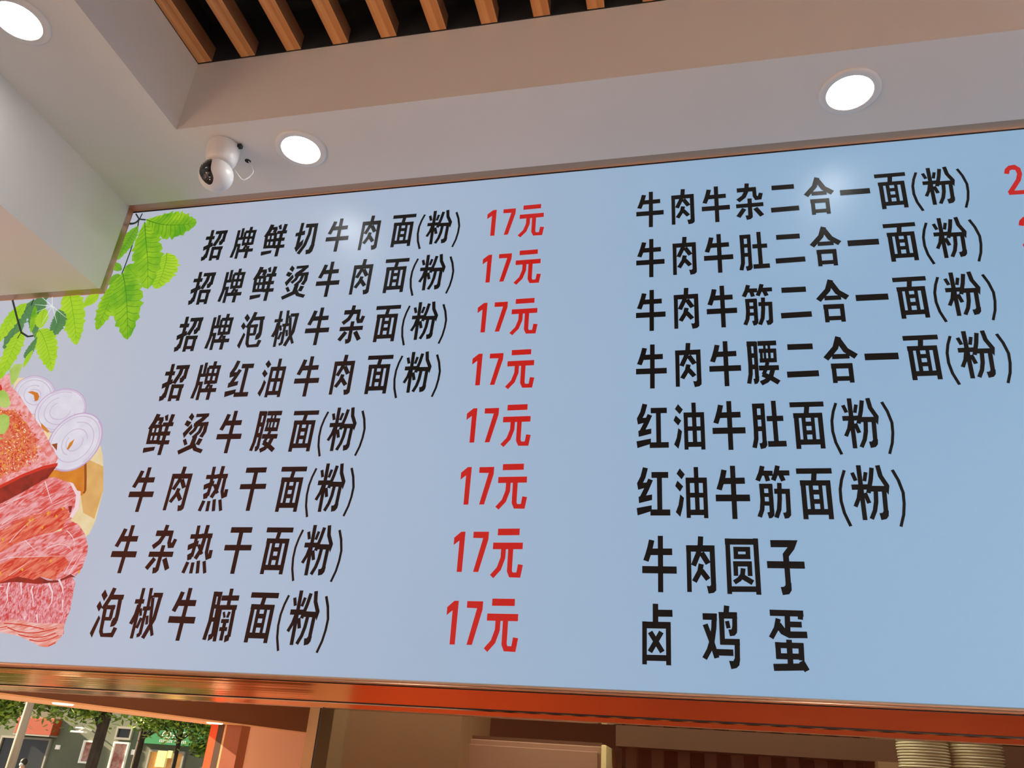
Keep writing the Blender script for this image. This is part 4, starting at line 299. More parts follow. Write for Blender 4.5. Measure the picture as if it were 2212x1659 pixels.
('poly','spice_red',[-19558,24822,-19484,24802,-19418,24807,-19492,24827]),('poly','spice_red',[-18894,24235,-18877,24174,-18823,24119,-18839,24180]),('poly','spice_light',[-18838,23321,-18817,23271,-18762,23236,-18784,23286]),('poly','spice_gold',[-19244,23863,-19196,23831,-19146,23826,-19194,23857]),('poly','spice_red',[-19091,24693,-19047,24648,-18988,24631,-19032,24677]),('poly','spice_gold',[-18434,24009,-18381,23958,-18314,23943,-18366,23994]),('poly','spice_red',[-19344,23777,-19318,23725,-19270,23679,-19296,23732]),('poly','spice_red',[-18932,23709,-18983,23732,-19015,23709,-18964,23686]),('poly','spice_gold',[-18988,24237,-18974,24207,-18939,24194,-18953,24225]),('poly','spice_gold',[-19056,24726,-18980,24711,-18914,24722,-18990,24737]),('poly','spice_red',[-19460,23647,-19452,23597,-19407,23550,-19415,23600]),('poly','spice_red',[-18539,23904,-18585,23889,-18613,23857,-18567,23871]),('poly','spice_gold',[-18200,23618,-18263,23619,-18312,23597,-18249,23596]),('poly','spice_orange',[-19077,24505,-19016,24453,-18943,24426,-19003,24478]),('poly','spice_red',[-18335,23450,-18385,23447,-18420,23423,-18370,23426]),('poly','spice_red',[-18532,23930,-18591,23919,-18611,23872,-18552,23883]),('poly','spice_gold',[-18959,23283,-18995,23291,-18993,23262,-18957,23254]),('poly','spice_gold',[-19320,24622,-19321,24581,-19277,24545,-19276,24586]),('poly','spice_red',[-19082,23774,-19058,23740,-19018,23736,-19041,23771]),('poly','spice_gold',[-19090,24553,-19082,24507,-19048,24462,-19056,24508]),('poly','spice_orange',[-18510,23641,-18506,23580,-18453,23522,-18456,23583]),('poly','spice_gold',[-19549,23834,-19519,23771,-19461,23716,-19490,23779]),('poly','spice_red',[-18500,23678,-18514,23655,-18491,23624,-18477,23648]),('poly','spice_light',[-19142,24143,-19171,24117,-19164,24073,-19135,24099]),('poly','spice_orange',[-19263,23519,-19257,23477,-19212,23444,-19218,23486]),('poly','spice_orange',[-19486,25143,-19530,25152,-19546,25123,-19502,25114]),('poly','spice_orange',
[-19311,24837,-19238,24798,-19164,24783,-19237,24822]),('poly','spice_gold',[-19349,23898,-19275,23868,-19204,23866,-19279,23896]),('poly','spice_red',[-19249,24272,-19219,24228,-19167,24203,-19197,24248]),('poly','spice_orange',[-19087,24580,-19022,24547,-18962,24552,-19027,24586]),('poly','spice_red',[-18512,24378,-18552,24341,-18539,24279,-18499,24316]),('poly','spice_red',[-18853,24015,-18824,23950,-18774,23890,-18803,23954]),('poly','spice_red',[-19152,24120,-19084,24103,-19024,24111,-19092,24128]),('poly','spice_light',[-19033,23659,-19005,23631,-18981,23646,-19008,23674]),('poly','spice_red',[-19317,24441,-19338,24423,-19336,24393,-19315,24411]),('poly','spice_orange',[-19282,23883,-19319,23858,-19308,23809,-19271,23834]),('poly','spice_orange',[-18361,24083,-18398,24088,-18423,24073,-18386,24068]),('poly','spice_light',[-18767,24289,-18790,24244,-18788,24189,-18765,24233]),('poly','spice_light',[-19625,23741,-19667,23739,-19662,23702,-19620,23704]),('poly','spice_gold',[-19274,23557,-19243,23499,-19192,23446,-19223,23504]),('poly','spice_red',[-18374,23619,-18444,23637,-18492,23611,-18422,23593]),('poly','spice_red',[-19160,24416,-19224,24434,-19271,24415,-19208,24397]),('poly','spice_light',[-18997,24575,-19053,24569,-19090,24541,-19035,24547]),('poly','spice_gold',[-19555,24141,-19506,24120,-19459,24118,-19508,24139]),('poly','spice_red',[-19257,23904,-19191,23853,-19116,23836,-19181,23887]),('poly','spice_gold',[-18738,23839,-18738,23798,-18705,23757,-18705,23797]),('poly','spice_orange',[-19393,24084,-19401,24056,-19377,24023,-19369,24051]),('poly','spice_orange',[-19226,24041,-19251,23993,-19232,23931,-19207,23978]),('poly','spice_orange',[-19596,23893,-19581,23863,-19547,23844,-19563,23874]),('poly','spice_red',[-19456,23925,-19410,23895,-19360,23882,-19406,23912]),('poly','spice_orange',[-18951,24207,-18982,24192,-18956,24155,-18924,24170]),('poly','spice_red',[-19644,24081,-19691,24061,-19688,24010,-19641,24030]),('poly','spice_red',[-18913,23436,
-18924,23403,-18910,23365,-18900,23397]),('poly','spice_light',[-19365,23911,-19344,23872,-19305,23841,-19326,23880]),('poly','spice_orange',[-19469,23398,-19453,23369,-19418,23355,-19434,23385]),('poly','spice_gold',[-19348,24914,-19299,24869,-19239,24861,-19289,24905]),('poly','spice_gold',[-19229,23836,-19268,23814,-19258,23766,-19220,23788]),('poly','spice_orange',[-18812,24217,-18791,24170,-18748,24128,-18769,24176]),('poly','spice_gold',[-19161,23643,-19137,23616,-19104,23603,-19127,23630]),('poly','spice_red',[-19298,24931,-19330,24924,-19337,24896,-19305,24903]),('poly','spice_light',[-18813,23556,-18753,23527,-18701,23538,-18762,23568]),('poly','spice_red',[-19047,23222,-19104,23199,-19118,23145,-19061,23168]),('poly','spice_red',[-18648,23529,-18697,23542,-18733,23528,-18685,23514]),('poly','spice_red',[-18539,23538,-18580,23539,-18590,23509,-18548,23507]),('poly','spice_red',[-19248,24980,-19238,24938,-19192,24909,-19202,24951]),('poly','spice_gold',[-19141,23498,-19117,23469,-19094,23484,-19118,23512]),('poly','spice_red',[-18451,24095,-18424,24064,-18385,24049,-18413,24079]),('poly','spice_orange',[-18947,24519,-18901,24490,-18853,24486,-18900,24515]),('poly','spice_gold',[-18866,24127,-18882,24098,-18849,24062,-18832,24091]),('poly','spice_orange',[-18343,23642,-18300,23616,-18255,23609,-18298,23636]),('poly','spice_light',[-19052,24089,-19019,24060,-18988,24072,-19021,24101]),('poly','spice_orange',[-19301,23263,-19345,23259,-19370,23234,-19326,23238]),('poly','spice_red',[-19329,23401,-19321,23342,-19266,23289,-19274,23347]),('poly','spice_orange',[-19107,23281,-19145,23259,-19152,23216,-19113,23238]),('poly','spice_orange',[-18287,23968,-18346,23959,-18391,23932,-18332,23941]),('poly','spice_red',[-19054,24547,-19113,24553,-19148,24523,-19089,24518]),('poly','spice_orange',[-18788,24164,-18837,24156,-18865,24126,-18816,24134]),('poly','spice_gold',[-18273,23791,-18318,23782,-18333,23746,-18288,23755]),('poly','spice_gold',[-19202,23423,-19169,23382,
-19119,23372,-19151,23413]),('poly','spice_gold',[-19391,25024,-19437,25007,-19461,24969,-19415,24987]),('poly','spice_red',[-19321,24933,-19377,24916,-19403,24871,-19347,24888]),('poly','spice_light',[-19468,23601,-19525,23595,-19540,23551,-19484,23557]),('poly','spice_light',[-19178,23863,-19218,23847,-19235,23811,-19195,23828]),('poly','spice_orange',[-18993,24017,-19041,23994,-19052,23945,-19004,23967]),('poly','spice_red',[-20267,25198,-20222,25155,-20165,25134,-20210,25178]),('poly','spice_gold',[-19357,23771,-19393,23760,-19382,23722,-19346,23733]),('poly','spice_gold',[-18876,23826,-18814,23779,-18744,23765,-18805,23812]),('poly','spice_red',[-19401,24630,-19355,24615,-19316,24622,-19362,24637]),('poly','spice_light',[-18843,23445,-18887,23430,-18897,23390,-18853,23404]),('poly','spice_light',[-19229,24487,-19154,24446,-19081,24447,-19157,24488]),('poly','spice_gold',[-19149,23333,-19092,23279,-19021,23242,-19077,23296]),('poly','spice_red',[-19451,23314,-19473,23280,-19469,23235,-19447,23269]),('poly','spice_orange',[-19325,24830,-19385,24820,-19401,24770,-19341,24780]),('poly','spice_orange',[-18985,23819,-18989,23774,-18960,23726,-18956,23770]),('poly','spice_red',[-18909,23680,-18911,23635,-18865,23593,-18863,23638]),('poly','spice_red',[-19294,24096,-19320,24051,-19303,23991,-19277,24035]),('poly','spice_gold',[-19355,24616,-19279,24576,-19207,24578,-19283,24618]),('poly','spice_red',[-18904,23887,-18858,23863,-18823,23879,-18870,23904]),('poly','spice_red',[-18599,23552,-18558,23527,-18514,23520,-18555,23546]),('poly','spice_red',[-19079,24560,-19155,24582,-19209,24557,-19133,24535]),('poly','spice_red',[-18766,23359,-18756,23326,-18717,23312,-18727,23344]),('poly','spice_red',[-19084,23644,-19033,23613,-18990,23626,-19041,23657]),('poly','spice_red',[-19253,24040,-19222,23987,-19170,23942,-19201,23996]),('poly','spice_red',[-19402,23885,-19421,23861,-19407,23825,-19388,23849]),('poly','spice_gold',[-19050,23701,-19060,23660,-19042,23612,-19032,23653]),
('poly','spice_gold',[-19954,25079,-19917,25025,-19858,24987,-19895,25041]),('poly','spice_red',[-18616,23734,-18602,23706,-18570,23702,-18584,23730]),('poly','spice_red',[-18926,23420,-18865,23376,-18797,23351,-18857,23395]),('poly','spice_red',[-19446,23384,-19458,23366,-19437,23343,-19424,23361]),('poly','spice_gold',[-19220,24180,-19204,24122,-19143,24078,-19159,24136]),('poly','spice_orange',[-19547,23812,-19569,23775,-19566,23727,-19545,23765]),('poly','spice_red',[-18752,23514,-18781,23480,-18784,23433,-18756,23467]),('poly','spice_light',[-18979,24227,-19028,24203,-19033,24149,-18984,24173]),('poly','spice_red',[-19023,24470,-19035,24422,-19001,24366,-18989,24414]),('poly','spice_gold',[-18689,23430,-18696,23375,-18658,23314,-18651,23369]),('poly','spice_red',[-19457,23636,-19407,23578,-19334,23550,-19383,23608]),('poly','spice_gold',[-18708,23747,-18764,23764,-18797,23739,-18741,23722]),('poly','spice_gold',[-18591,23513,-18599,23465,-18558,23413,-18550,23461]),('poly','spice_red',[-18382,23456,-18352,23415,-18304,23411,-18334,23451]),('poly','spice_light',[-19137,23929,-19202,23953,-19246,23930,-19182,23906]),('poly','spice_orange',[-19302,25091,-19349,25076,-19348,25026,-19301,25042]),('poly','spice_gold',[-19541,23996,-19490,23962,-19439,23965,-19490,23999]),('poly','spice_red',[-18945,24292,-18908,24260,-18875,24274,-18912,24306]),('poly','spice_red',[-18975,24367,-18940,24340,-18902,24339,-18937,24366]),('poly','spice_gold',[-18683,23775,-18633,23742,-18583,23741,-18632,23774]),('poly','spice_gold',[-19326,24745,-19300,24711,-19261,24689,-19287,24723]),('poly','spice_red',[-19186,24638,-19169,24582,-19123,24530,-19140,24586]),('poly','spice_red',[-19422,23911,-19371,23877,-19316,23862,-19366,23896]),('poly','spice_gold',[-18822,23643,-18780,23586,-18714,23550,-18756,23607]),('poly','spice_gold',[-19350,23379,-19350,23347,-19326,23314,-19325,23346]),('poly','spice_gold',[-19331,23728,-19374,23732,-19390,23705,-19347,23701]),('poly','spice_light',[-19070,
23623,-19109,23605,-19112,23564,-19073,23581]),('poly','spice_red',[-19212,23221,-19175,23198,-19141,23204,-19178,23227]),('poly','spice_orange',[-19422,24012,-19469,24023,-19479,23990,-19432,23979]),('poly','spice_light',[-18888,24516,-18929,24505,-18932,24465,-18891,24476]),('poly','spice_red',[-19089,24532,-19152,24533,-19195,24505,-19132,24504]),('poly','spice_red',[-19633,24034,-19700,24041,-19733,24005,-19667,23997]),('poly','spice_red',[-19048,23521,-19099,23521,-19123,23490,-19072,23490]),('poly','spice_orange',[-19308,23239,-19283,23207,-19243,23195,-19268,23227]),('poly','spice_red',[-19362,24623,-19365,24568,-19341,24507,-19338,24562]),('poly','spice_red',[-19407,24753,-19385,24732,-19357,24729,-19379,24750]),('poly','spice_light',[-18585,24358,-18631,24358,-18659,24334,-18613,24334]),('poly','spice_gold',[-19452,25144,-19519,25142,-19565,25110,-19497,25112]),('poly','spice_red',[-19499,24130,-19521,24088,-19507,24034,-19486,24076]),('poly','spice_red',[-19258,23381,-19265,23333,-19226,23281,-19219,23329]),('poly','spice_gold',[-18595,24312,-18622,24305,-18621,24277,-18594,24284]),('poly','spice_red',[-18927,23498,-18901,23447,-18852,23404,-18877,23455]),('poly','spice_red',[-19218,24658,-19170,24622,-19119,24617,-19166,24653]),('poly','spice_gold',[-18850,24286,-18815,24223,-18751,24173,-18786,24236]),('poly','spice_gold',[-18970,24422,-19010,24397,-19025,24355,-18986,24380]),('poly','spice_gold',[-19219,23421,-19223,23398,-19195,23380,-19190,23403]),('poly','spice_orange',[-18916,24316,-18919,24273,-18876,24233,-18872,24276]),('poly','spice_red',[-18610,23417,-18577,23390,-18543,23394,-18575,23421]),('poly','spice_gold',[-18721,23614,-18748,23582,-18735,23534,-18708,23566]),('poly','spice_gold',[-18594,23945,-18621,23929,-18599,23895,-18572,23911]),('poly','spice_red',[-18448,23705,-18436,23678,-18406,23662,-18418,23688]),('poly','spice_orange',[-19651,24173,-19613,24117,-19551,24075,-19590,24131]),('poly','spice_orange',[-19377,23879,-19382,23829,
-19344,23776,-19339,23825]),('poly','spice_gold',[-19003,24437,-19007,24401,-18979,24362,-18975,24398]),('poly','spice_red',[-18714,23768,-18748,23755,-18751,23720,-18717,23734]),('poly','spice_red',[-18600,23981,-18646,23992,-18681,23980,-18636,23969]),('poly','spice_red',[-19262,23425,-19309,23434,-19345,23423,-19299,23414]),('poly','spice_orange',[-19391,23249,-19442,23253,-19477,23233,-19426,23229]),('poly','spice_orange',[-18744,24478,-18766,24443,-18754,24396,-18733,24430]),('poly','spice_gold',[-19278,24676,-19303,24647,-19275,24602,-19250,24631]),('poly','spice_light',[-19300,24313,-19267,24251,-19201,24206,-19234,24268]),('poly','spice_orange',[-19287,23428,-19299,23398,-19270,23363,-19259,23392]),('poly','spice_orange',[-19040,23943,-19047,23900,-19012,23853,-19005,23896]),('poly','spice_red',[-19171,23885,-19182,23867,-19166,23843,-19155,23860]),('poly','spice_gold',[-19254,24499,-19189,24450,-19118,24443,-19182,24492]),('poly','spice_light',[-19456,23308,-19392,23275,-19326,23265,-19391,23298]),('poly','spice_gold',[-19393,24023,-19341,23999,-19297,24009,-19349,24033]),('poly','spice_red',[-18979,24898,-19029,24910,-19062,24890,-19012,24879]),('poly','spice_gold',[-19031,24108,-19069,24126,-19077,24098,-19040,24080]),('poly','spice_light',[-19210,23291,-19164,23234,-19098,23193,-19144,23250]),('poly','spice_gold',[-19255,23874,-19219,23829,-19166,23798,-19202,23843]),('poly','spice_red',[-18729,24098,-18700,24050,-18653,24012,-18682,24059]),('poly','spice_gold',[-19916,25168,-19989,25173,-20033,25139,-19961,25134]),('poly','spice_gold',[-19038,24424,-19052,24403,-19026,24377,-19013,24398]),('poly','spice_orange',[-19569,23830,-19619,23819,-19637,23779,-19586,23790]),('poly','spice_red',[-19274,25037,-19308,25035,-19285,25003,-19251,25005]),('poly','spice_gold',[-19002,24696,-19037,24684,-19034,24646,-18999,24658]),('poly','spice_red',[-18971,23650,-18957,23584,-18894,23526,-18908,23592]),('poly','spice_red',[-19317,23374,-19304,23332,-19255,23311,-19267,
23353]),('poly','spice_light',[-18447,23746,-18437,23714,-18405,23688,-18415,23720]),('poly','spice_orange',[-19245,24298,-19269,24270,-19249,24225,-19225,24254]),('poly','spice_orange',[-19769,23963,-19696,23926,-19631,23934,-19704,23972]),('poly','spice_red',[-18193,23751,-18202,23723,-18177,23691,-18168,23719]),('poly','spice_gold',[-18984,23356,-19025,23334,-19038,23292,-18996,23314]),('poly','spice_red',[-19196,24620,-19228,24612,-19225,24580,-19194,24588]),('poly','spice_gold',[-19336,23297,-19398,23311,-19431,23279,-19369,23266]),('poly','spice_orange',[-19484,24928,-19415,24898,-19348,24890,-19417,24921]),('poly','spice_gold',[-19303,24108,-19247,24082,-19196,24086,-19252,24112]),('poly','spice_orange',[-19284,24175,-19233,24155,-19189,24162,-19240,24182]),('poly','spice_red',[-19484,24938,-19432,24902,-19387,24914,-19438,24950]),('poly','spice_light',[-19932,25110,-19976,25099,-19969,25053,-19924,25064]),('poly','spice_gold',[-18589,23701,-18636,23682,-18645,23637,-18599,23655]),('poly','spice_red',[-18608,23504,-18547,23458,-18480,23453,-18541,23500]),('poly','spice_red',[-18192,23577,-18179,23547,-18149,23550,-18161,23580]),('poly','spice_red',[-19026,24486,-18967,24456,-18919,24471,-18978,24501]),('poly','spice_orange',[-19348,23208,-19309,23151,-19245,23108,-19284,23166]),('poly','spice_red',[-19407,23530,-19447,23535,-19468,23514,-19428,23509]),('poly','spice_red',[-19070,24501,-19096,24470,-19076,24423,-19050,24453]),('poly','spice_light',[-19001,23924,-18998,23900,-18970,23884,-18973,23908]),('poly','spice_gold',[-18760,24044,-18815,24037,-18845,24003,-18790,24009]),('poly','spice_gold',[-19258,24661,-19216,24622,-19163,24600,-19205,24640]),('poly','spice_red',[-18616,24127,-18644,24094,-18643,24046,-18616,24080]),('poly','spice_light',[-19173,23747,-19238,23740,-19282,23708,-19217,23715]),('poly','spice_red',[-19037,24635,-19069,24635,-19062,24606,-19029,24605]),('poly','spice_light',[-19111,24347,-19082,24310,-19039,24310,-19069,24346]),('poly',
'spice_red',[-19620,23614,-19580,23577,-19530,23557,-19570,23593]),('poly','spice_gold',[-19397,23253,-19462,23269,-19509,23250,-19444,23233]),('poly','spice_red',[-19343,23444,-19272,23400,-19196,23382,-19267,23426]),('poly','spice_red',[-19239,24887,-19269,24867,-19250,24825,-19221,24846]),('poly','spice_red',[-18575,24198,-18623,24200,-18647,24173,-18600,24171]),('poly','spice_gold',[-19121,24479,-19061,24434,-18994,24421,-19054,24465]),('poly','spice_red',[-19454,23637,-19452,23611,-19421,23594,-19424,23620]),('poly','spice_light',[-19640,24165,-19674,24152,-19665,24113,-19631,24127]),('poly','spice_orange',[-19381,23182,-19404,23173,-19389,23147,-19366,23156]),('poly','spice_red',[-19253,23937,-19273,23921,-19246,23896,-19226,23911]),('poly','spice_gold',[-19805,24142,-19744,24120,-19690,24124,-19751,24146]),('poly','spice_gold',[-18641,23893,-18667,23878,-18655,23845,-18629,23860]),('poly','spice_orange',[-19258,23260,-19220,23198,-19159,23147,-19196,23209]),('poly','spice_red',[-19309,24506,-19344,24461,-19328,24395,-19294,24440]),('poly','spice_red',[-19344,23290,-19337,23262,-19302,23254,-19309,23282]),('poly','spice_light',[-18501,23616,-18467,23581,-18425,23582,-18459,23616]),('poly','spice_gold',[-18412,24081,-18466,24061,-18494,24017,-18440,24037]),('poly','spice_gold',[-18938,24170,-18980,24164,-18983,24127,-18941,24132]),('poly','spice_red',[-19153,24944,-19214,24953,-19242,24917,-19181,24908]),('poly','spice_red',[-19214,23226,-19247,23218,-19230,23183,-19196,23192]),('poly','spice_orange',[-19354,23561,-19330,23537,-19303,23542,-19326,23565]),('poly','spice_gold',[-18567,23808,-18603,23788,-18590,23744,-18555,23764]),('poly','spice_orange',[-18930,24344,-18886,24291,-18822,24275,-18866,24328]),('poly','spice_red',[-18706,23370,-18735,23375,-18738,23354,-18709,23348]),('poly','spice_red',[-19774,23988,-19705,23963,-19640,23961,-19709,23986]),('poly','spice_red',[-19240,23188,-19238,23151,-19214,23113,-19215,23150]),('poly','spice_light',[-18188,23711,
-18155,23653,-18104,23602,-18137,23660]),('poly','spice_red',[-19733,25129,-19709,25100,-19684,25112,-19708,25142]),('poly','spice_orange',[-19100,24638,-19142,24602,-19139,24543,-19098,24578]),('poly','spice_red',[-19431,23687,-19438,23650,-19402,23613,-19395,23649]),('poly','spice_gold',[-19333,24706,-19342,24666,-19319,24619,-19311,24659]),('poly','spice_red',[-19432,24594,-19394,24530,-19324,24486,-19363,24549]),('poly','spice_gold',[-19045,23292,-19058,23245,-19018,23191,-19005,23238]),('poly','spice_orange',[-19551,24102,-19567,24088,-19555,24062,-19539,24077]),('poly','spice_red',[-18484,24081,-18473,24025,-18438,23970,-18449,24026]),('poly','spice_light',[-19478,24945,-19539,24942,-19577,24909,-19516,24913]),('poly','spice_light',[-19384,24091,-19334,24062,-19296,24079,-19346,24108]),('poly','spice_red',[-19296,24157,-19226,24104,-19147,24087,-19216,24140]),('poly','spice_gold',[-18941,24717,-18997,24716,-19017,24676,-18961,24678]),('poly','spice_gold',[-19283,23522,-19289,23488,-19247,23460,-19241,23494]),('poly','spice_gold',[-19321,24138,-19345,24123,-19325,24092,-19300,24107]),('poly','spice_red',[-18842,23561,-18793,23521,-18737,23517,-18786,23557]),('poly','spice_red',[-19393,23802,-19433,23802,-19442,23772,-19402,23772]),('poly','spice_gold',[-19138,24336,-19095,24307,-19050,24304,-19093,24332]),('poly','spice_gold',[-19060,23355,-19120,23353,-19155,23319,-19095,23321]),('poly','spice_red',[-19452,23594,-19421,23530,-19363,23475,-19394,23538]),('poly','spice_gold',[-19053,23612,-19005,23595,-18962,23599,-19010,23616]),('poly','spice_gold',[-20169,25166,-20158,25121,-20117,25081,-20128,25126]),('poly','spice_light',[-18715,24146,-18727,24093,-18693,24033,-18681,24085]),('poly','spice_red',[-19436,23641,-19458,23604,-19444,23553,-19422,23591]),('poly','spice_orange',[-18202,23537,-18248,23529,-18273,23499,-18227,23507]),('poly','spice_red',[-19357,24851,-19405,24839,-19414,24795,-19365,24806]),('poly','spice_red',[-18626,24127,-18596,24072,-18533,24043,
-18563,24098]),('poly','spice_orange',[-18904,24529,-18932,24522,-18913,24494,-18885,24500]),('poly','basil',[-20460,25573,-20285,25765,-20131,25804,-19891,25631,-19665,25284,-19789,25179,-20068,25245,-20297,25187]),('poly','basil',[-20038,24806,-19937,24931,-19781,24990,-19548,24894,-19436,24586,-19498,24336,-19739,24322,-19957,24448]),('poly','basil',[-19905,24258,-19650,24240,-19479,24191,-19613,24152,-19863,24158]),('poly','meat_pink2',[-19055,22058,-18917,22103,-18173,22512,-17573,22900,-17439,22956,-17237,22966,-16886,22846,-16615,22797,-16381,22567,-16260,22544,-16136,22051,-16252,21786,-16454,21524,-16743,21371,-17290,21239,-17838,21041,-18449,20627]),('poly','fat',[-16725,22821,-16581,22774,-16381,22567,-16259,22539,-16141,22051,-16252,21786,-16367,21830,-16288,22095,-16371,22432]),('poly','meat_red2',[-18677,21166,-18561,21254,-18077,21631,-17774,21831,-17301,21920,-17074,21986,-16613,22096,-16399,21919,-16454,21524,-16743,21371,-17290,21239,-17838,21041,-18334,20714,-18449,20627]),('stroke','fat',[-18841,21922,-18229,22329,-17527,22645],24),('stroke','fat',[-18452,21608,-17863,22055,-17524,22234],24),('stroke','fat',[-17529,22853,-17150,22323,-17066,22233],24),('stroke','fat',[-18564,22193,-18015,22442,-17793,22532],24),('stroke','fat',[-17990,21105,-17636,21609,-17276,21853],24),('stroke','fat',[-18616,21386,-18323,21608,-17935,21786],24),('poly','meat_pink2',[-18449,20627,-18329,20703,-17842,21051,-17072,21322,-16471,21437,-16444,21633,-16331,21732,-15993,21612,-15708,21354,-15501,21037,-15454,20848,-15465,20454,-15586,20227,-15714,20286,-16177,20115,-16639,20190,-16808,20125,-17293,20180,-17797,20026,-18157,19937]),('poly','meat_red2',[-18333,20352,-18209,20417,-17632,20717,-17131,20705,-16609,20753,-16117,20737,-15920,20593,-16029,20364,-16167,20218,-16177,20115,-16639,20190,-16808,20125,-17293,20180,-17797,20026,-18157,19937]),('stroke','fat',[-17514,21173,-16984,20834],22),('stroke','fat',[-16738,20963,-16232,21052,-15875,20802],22),('stroke','fat',
[-16299,21438,-15987,21182,-15905,20886],22),('stroke','fat',[-15952,20283,-15847,20656,-15770,20845],22),('stroke','fat',[-15809,20285,-15670,20700,-15626,20846],22),('stroke','fat',[-17628,20216,-17107,20642],22),('stroke','fat',[-18271,20565,-17824,20698,-16943,20728,-16125,20758],22),('poly','spice_gold',[-16524,20617,-16504,20668,-16447,20618,-16467,20568]),('poly','spice_gold',[-16691,22063,-16670,22117,-16611,22063,-16631,22010]),('poly','spice_gold',[-17139,21522,-17119,21575,-17059,21523,-17079,21470]),('poly','spice_gold',[-18268,21190,-18249,21242,-18187,21190,-18206,21138]),('poly','spice_gold',[-17618,21720,-17599,21773,-17537,21720,-17557,21667]),('poly','spice_gold',[-17651,21609,-17631,21662,-17570,21609,-17590,21556]),('poly','spice_gold',[-17098,21942,-17077,21995,-17017,21942,-17037,21888]),('poly','spice_gold',[-15561,20350,-15540,20399,-15485,20351,-15506,20302]),('poly','spice_gold',[-17313,20377,-17294,20427,-17235,20378,-17254,20328]),('poly','spice_gold',[-17964,20274,-17945,20324,-17885,20275,-17904,20224]),('poly','spice_gold',[-17110,21908,-17090,21962,-17030,21908,-17050,21855]),('poly','spice_gold',[-16805,21831,-16785,21884,-16725,21830,-16745,21778]),('poly','spice_gold',[-17526,21742,-17506,21795,-17445,21742,-17465,21689]),('poly','meat_dark',[-16496,22118,-16375,22129,-16340,21963,-16386,21919]),('poly','meat_marble',[-18150,19948,-17794,20031,-17348,20173,-16800,20105,-16650,20184,-16262,20104,-15747,20274,-15531,20069,-15435,19405,-15471,18970,-15407,18794,-15570,18541,-15752,18456,-15971,18467,-16392,18604,-16714,18701,-17249,18766,-17611,18674]),('poly','meat_pale',[-17710,18907,-17607,18983,-16989,19110,-16292,19019,-15646,19037,-15476,19042,-15422,18775,-15570,18541,-15752,18456,-15971,18467,-16392,18604,-16714,18701,-17249,18766,-17611,18674]),('poly','meat_dark',[-17896,20000,-17356,20192,-16806,20120,-16654,20193,-16373,20102,-16044,20117,-15750,20283,-15566,20201,-15720,20198,-16068,20060,-16674,20012,-17366,20048]),
('stroke','fat',[-17544,20035,-17519,19806,-17405,19582,-17440,19394],54),('stroke','fat',[-17182,20041,-17032,19722],54),('stroke','fat',[-16775,19953,-16783,19858,-16626,19599,-16562,19433],54),('stroke','fat',[-16326,20037,-16114,19796,-16050,19537,-16126,19388],54),('stroke','fat',[-16051,20136,-15859,19913,-15770,19729],54),('stroke','fat',[-15740,19618,-15664,19381],54),('stroke','fat',[-16375,19236,-16259,19020],54),('stroke','fat',[-16710,19190,-16693,19090],54),('stroke','fat',[-17993,19902,-17682,19927],54),('stroke','meat_red',[-17128,18905,-16418,18781,-15650,18929],23),('stroke','meat_red',[-16729,18736,-16119,18683,-15647,18804],23),('stroke','meat_red',[-16356,18623,-15915,18601,-15542,18754],23),('stroke','meat_red',[-17275,18993,-16712,18972,-16022,18883],23),('stroke','meat_red',[-17547,18839,-17136,18923],23),('stroke','meat_red',[-15741,18483,-15562,18577],23)]}
BL, BR_, BB, BT = -2.6, XR - .01, EYE + .189, EYE + 1.6275
lb = thing('menu_light_box', 'backlit pale blue menu board with black dish names and red prices', 'menu board', (0, BY, BB))
def emis_print(name, c1, c2=None, scale=(20, 20, 20), lo=.35, hi=.65, det=4, rough=.28, es=1.0, dist=0):
    m = mat(name, (.012, .012, .012, 1), rough, spec=.25, em=c1, es=es, noise=(scale, c2, det, lo, hi) if c2 else None)
    if dist:
        for n in m.node_tree.nodes:
            if n.type == 'TEX_NOISE': n.inputs['Distortion'].default_value = dist
    return m
pm = bpy.data.materials.new('backlit_film'); pm.use_nodes = True; nt = pm.node_tree; pb = nt.nodes['Principled BSDF']
pb.inputs['Base Color'].default_value = (.03, .03, .03, 1); pb.inputs['Roughness'].default_value = .40; pb.inputs['Specular IOR Level'].default_value = .3
tc = nt.nodes.new('ShaderNodeTexCoord'); sx = nt.nodes.new('ShaderNodeSeparateXYZ'); nt.links.new(tc.outputs['Object'], sx.inputs[0])
mr = nt.nodes.new('ShaderNodeMapRange'); mr.inputs[1].default_value = -1.9; mr.inputs[2].default_value = 1.0; nt.links.new(sx.outputs['X'], mr.inputs[0])
cr = nt.nodes.new('ShaderNodeValToRGB'); e = cr.color_ramp.elements; e[0].color = srgb(190, 194, 208); e[1].color = srgb(138, 176, 208)
for p, c_ in ((.22, srgb(178, 190, 212)), (.5, srgb(160, 184, 210)), (.72, srgb(144, 178, 210))):
    q = e.new(p); q.color = c_
nt.links.new(mr.outputs[0], cr.inputs[0])
nz = nt.nodes.new('ShaderNodeTexNoise'); nz.inputs['Scale'].default_value = 1.1; nz.inputs['Detail'].default_value = 1; nt.links.new(tc.outputs['Object'], nz.inputs['Vector'])
m2 = nt.nodes.new('ShaderNodeMapRange'); m2.inputs[3].default_value = .84; m2.inputs[4].default_value = .96; nt.links.new(nz.outputs['Fac'], m2.inputs[0])
nt.links.new(cr.outputs[0], pb.inputs['Emission Color']); nt.links.new(m2.outputs[0], pb.inputs['Emission Strength'])
bm = bmesh.new(); box(bm, BL, BY, BB, BR_, BY + .004, BT); finish(bm, 'front_panel', pm, lb)
boxo('housing', steel, (BL, BY + .005, BB, BR_, BY + .044, BT + .004), lb)
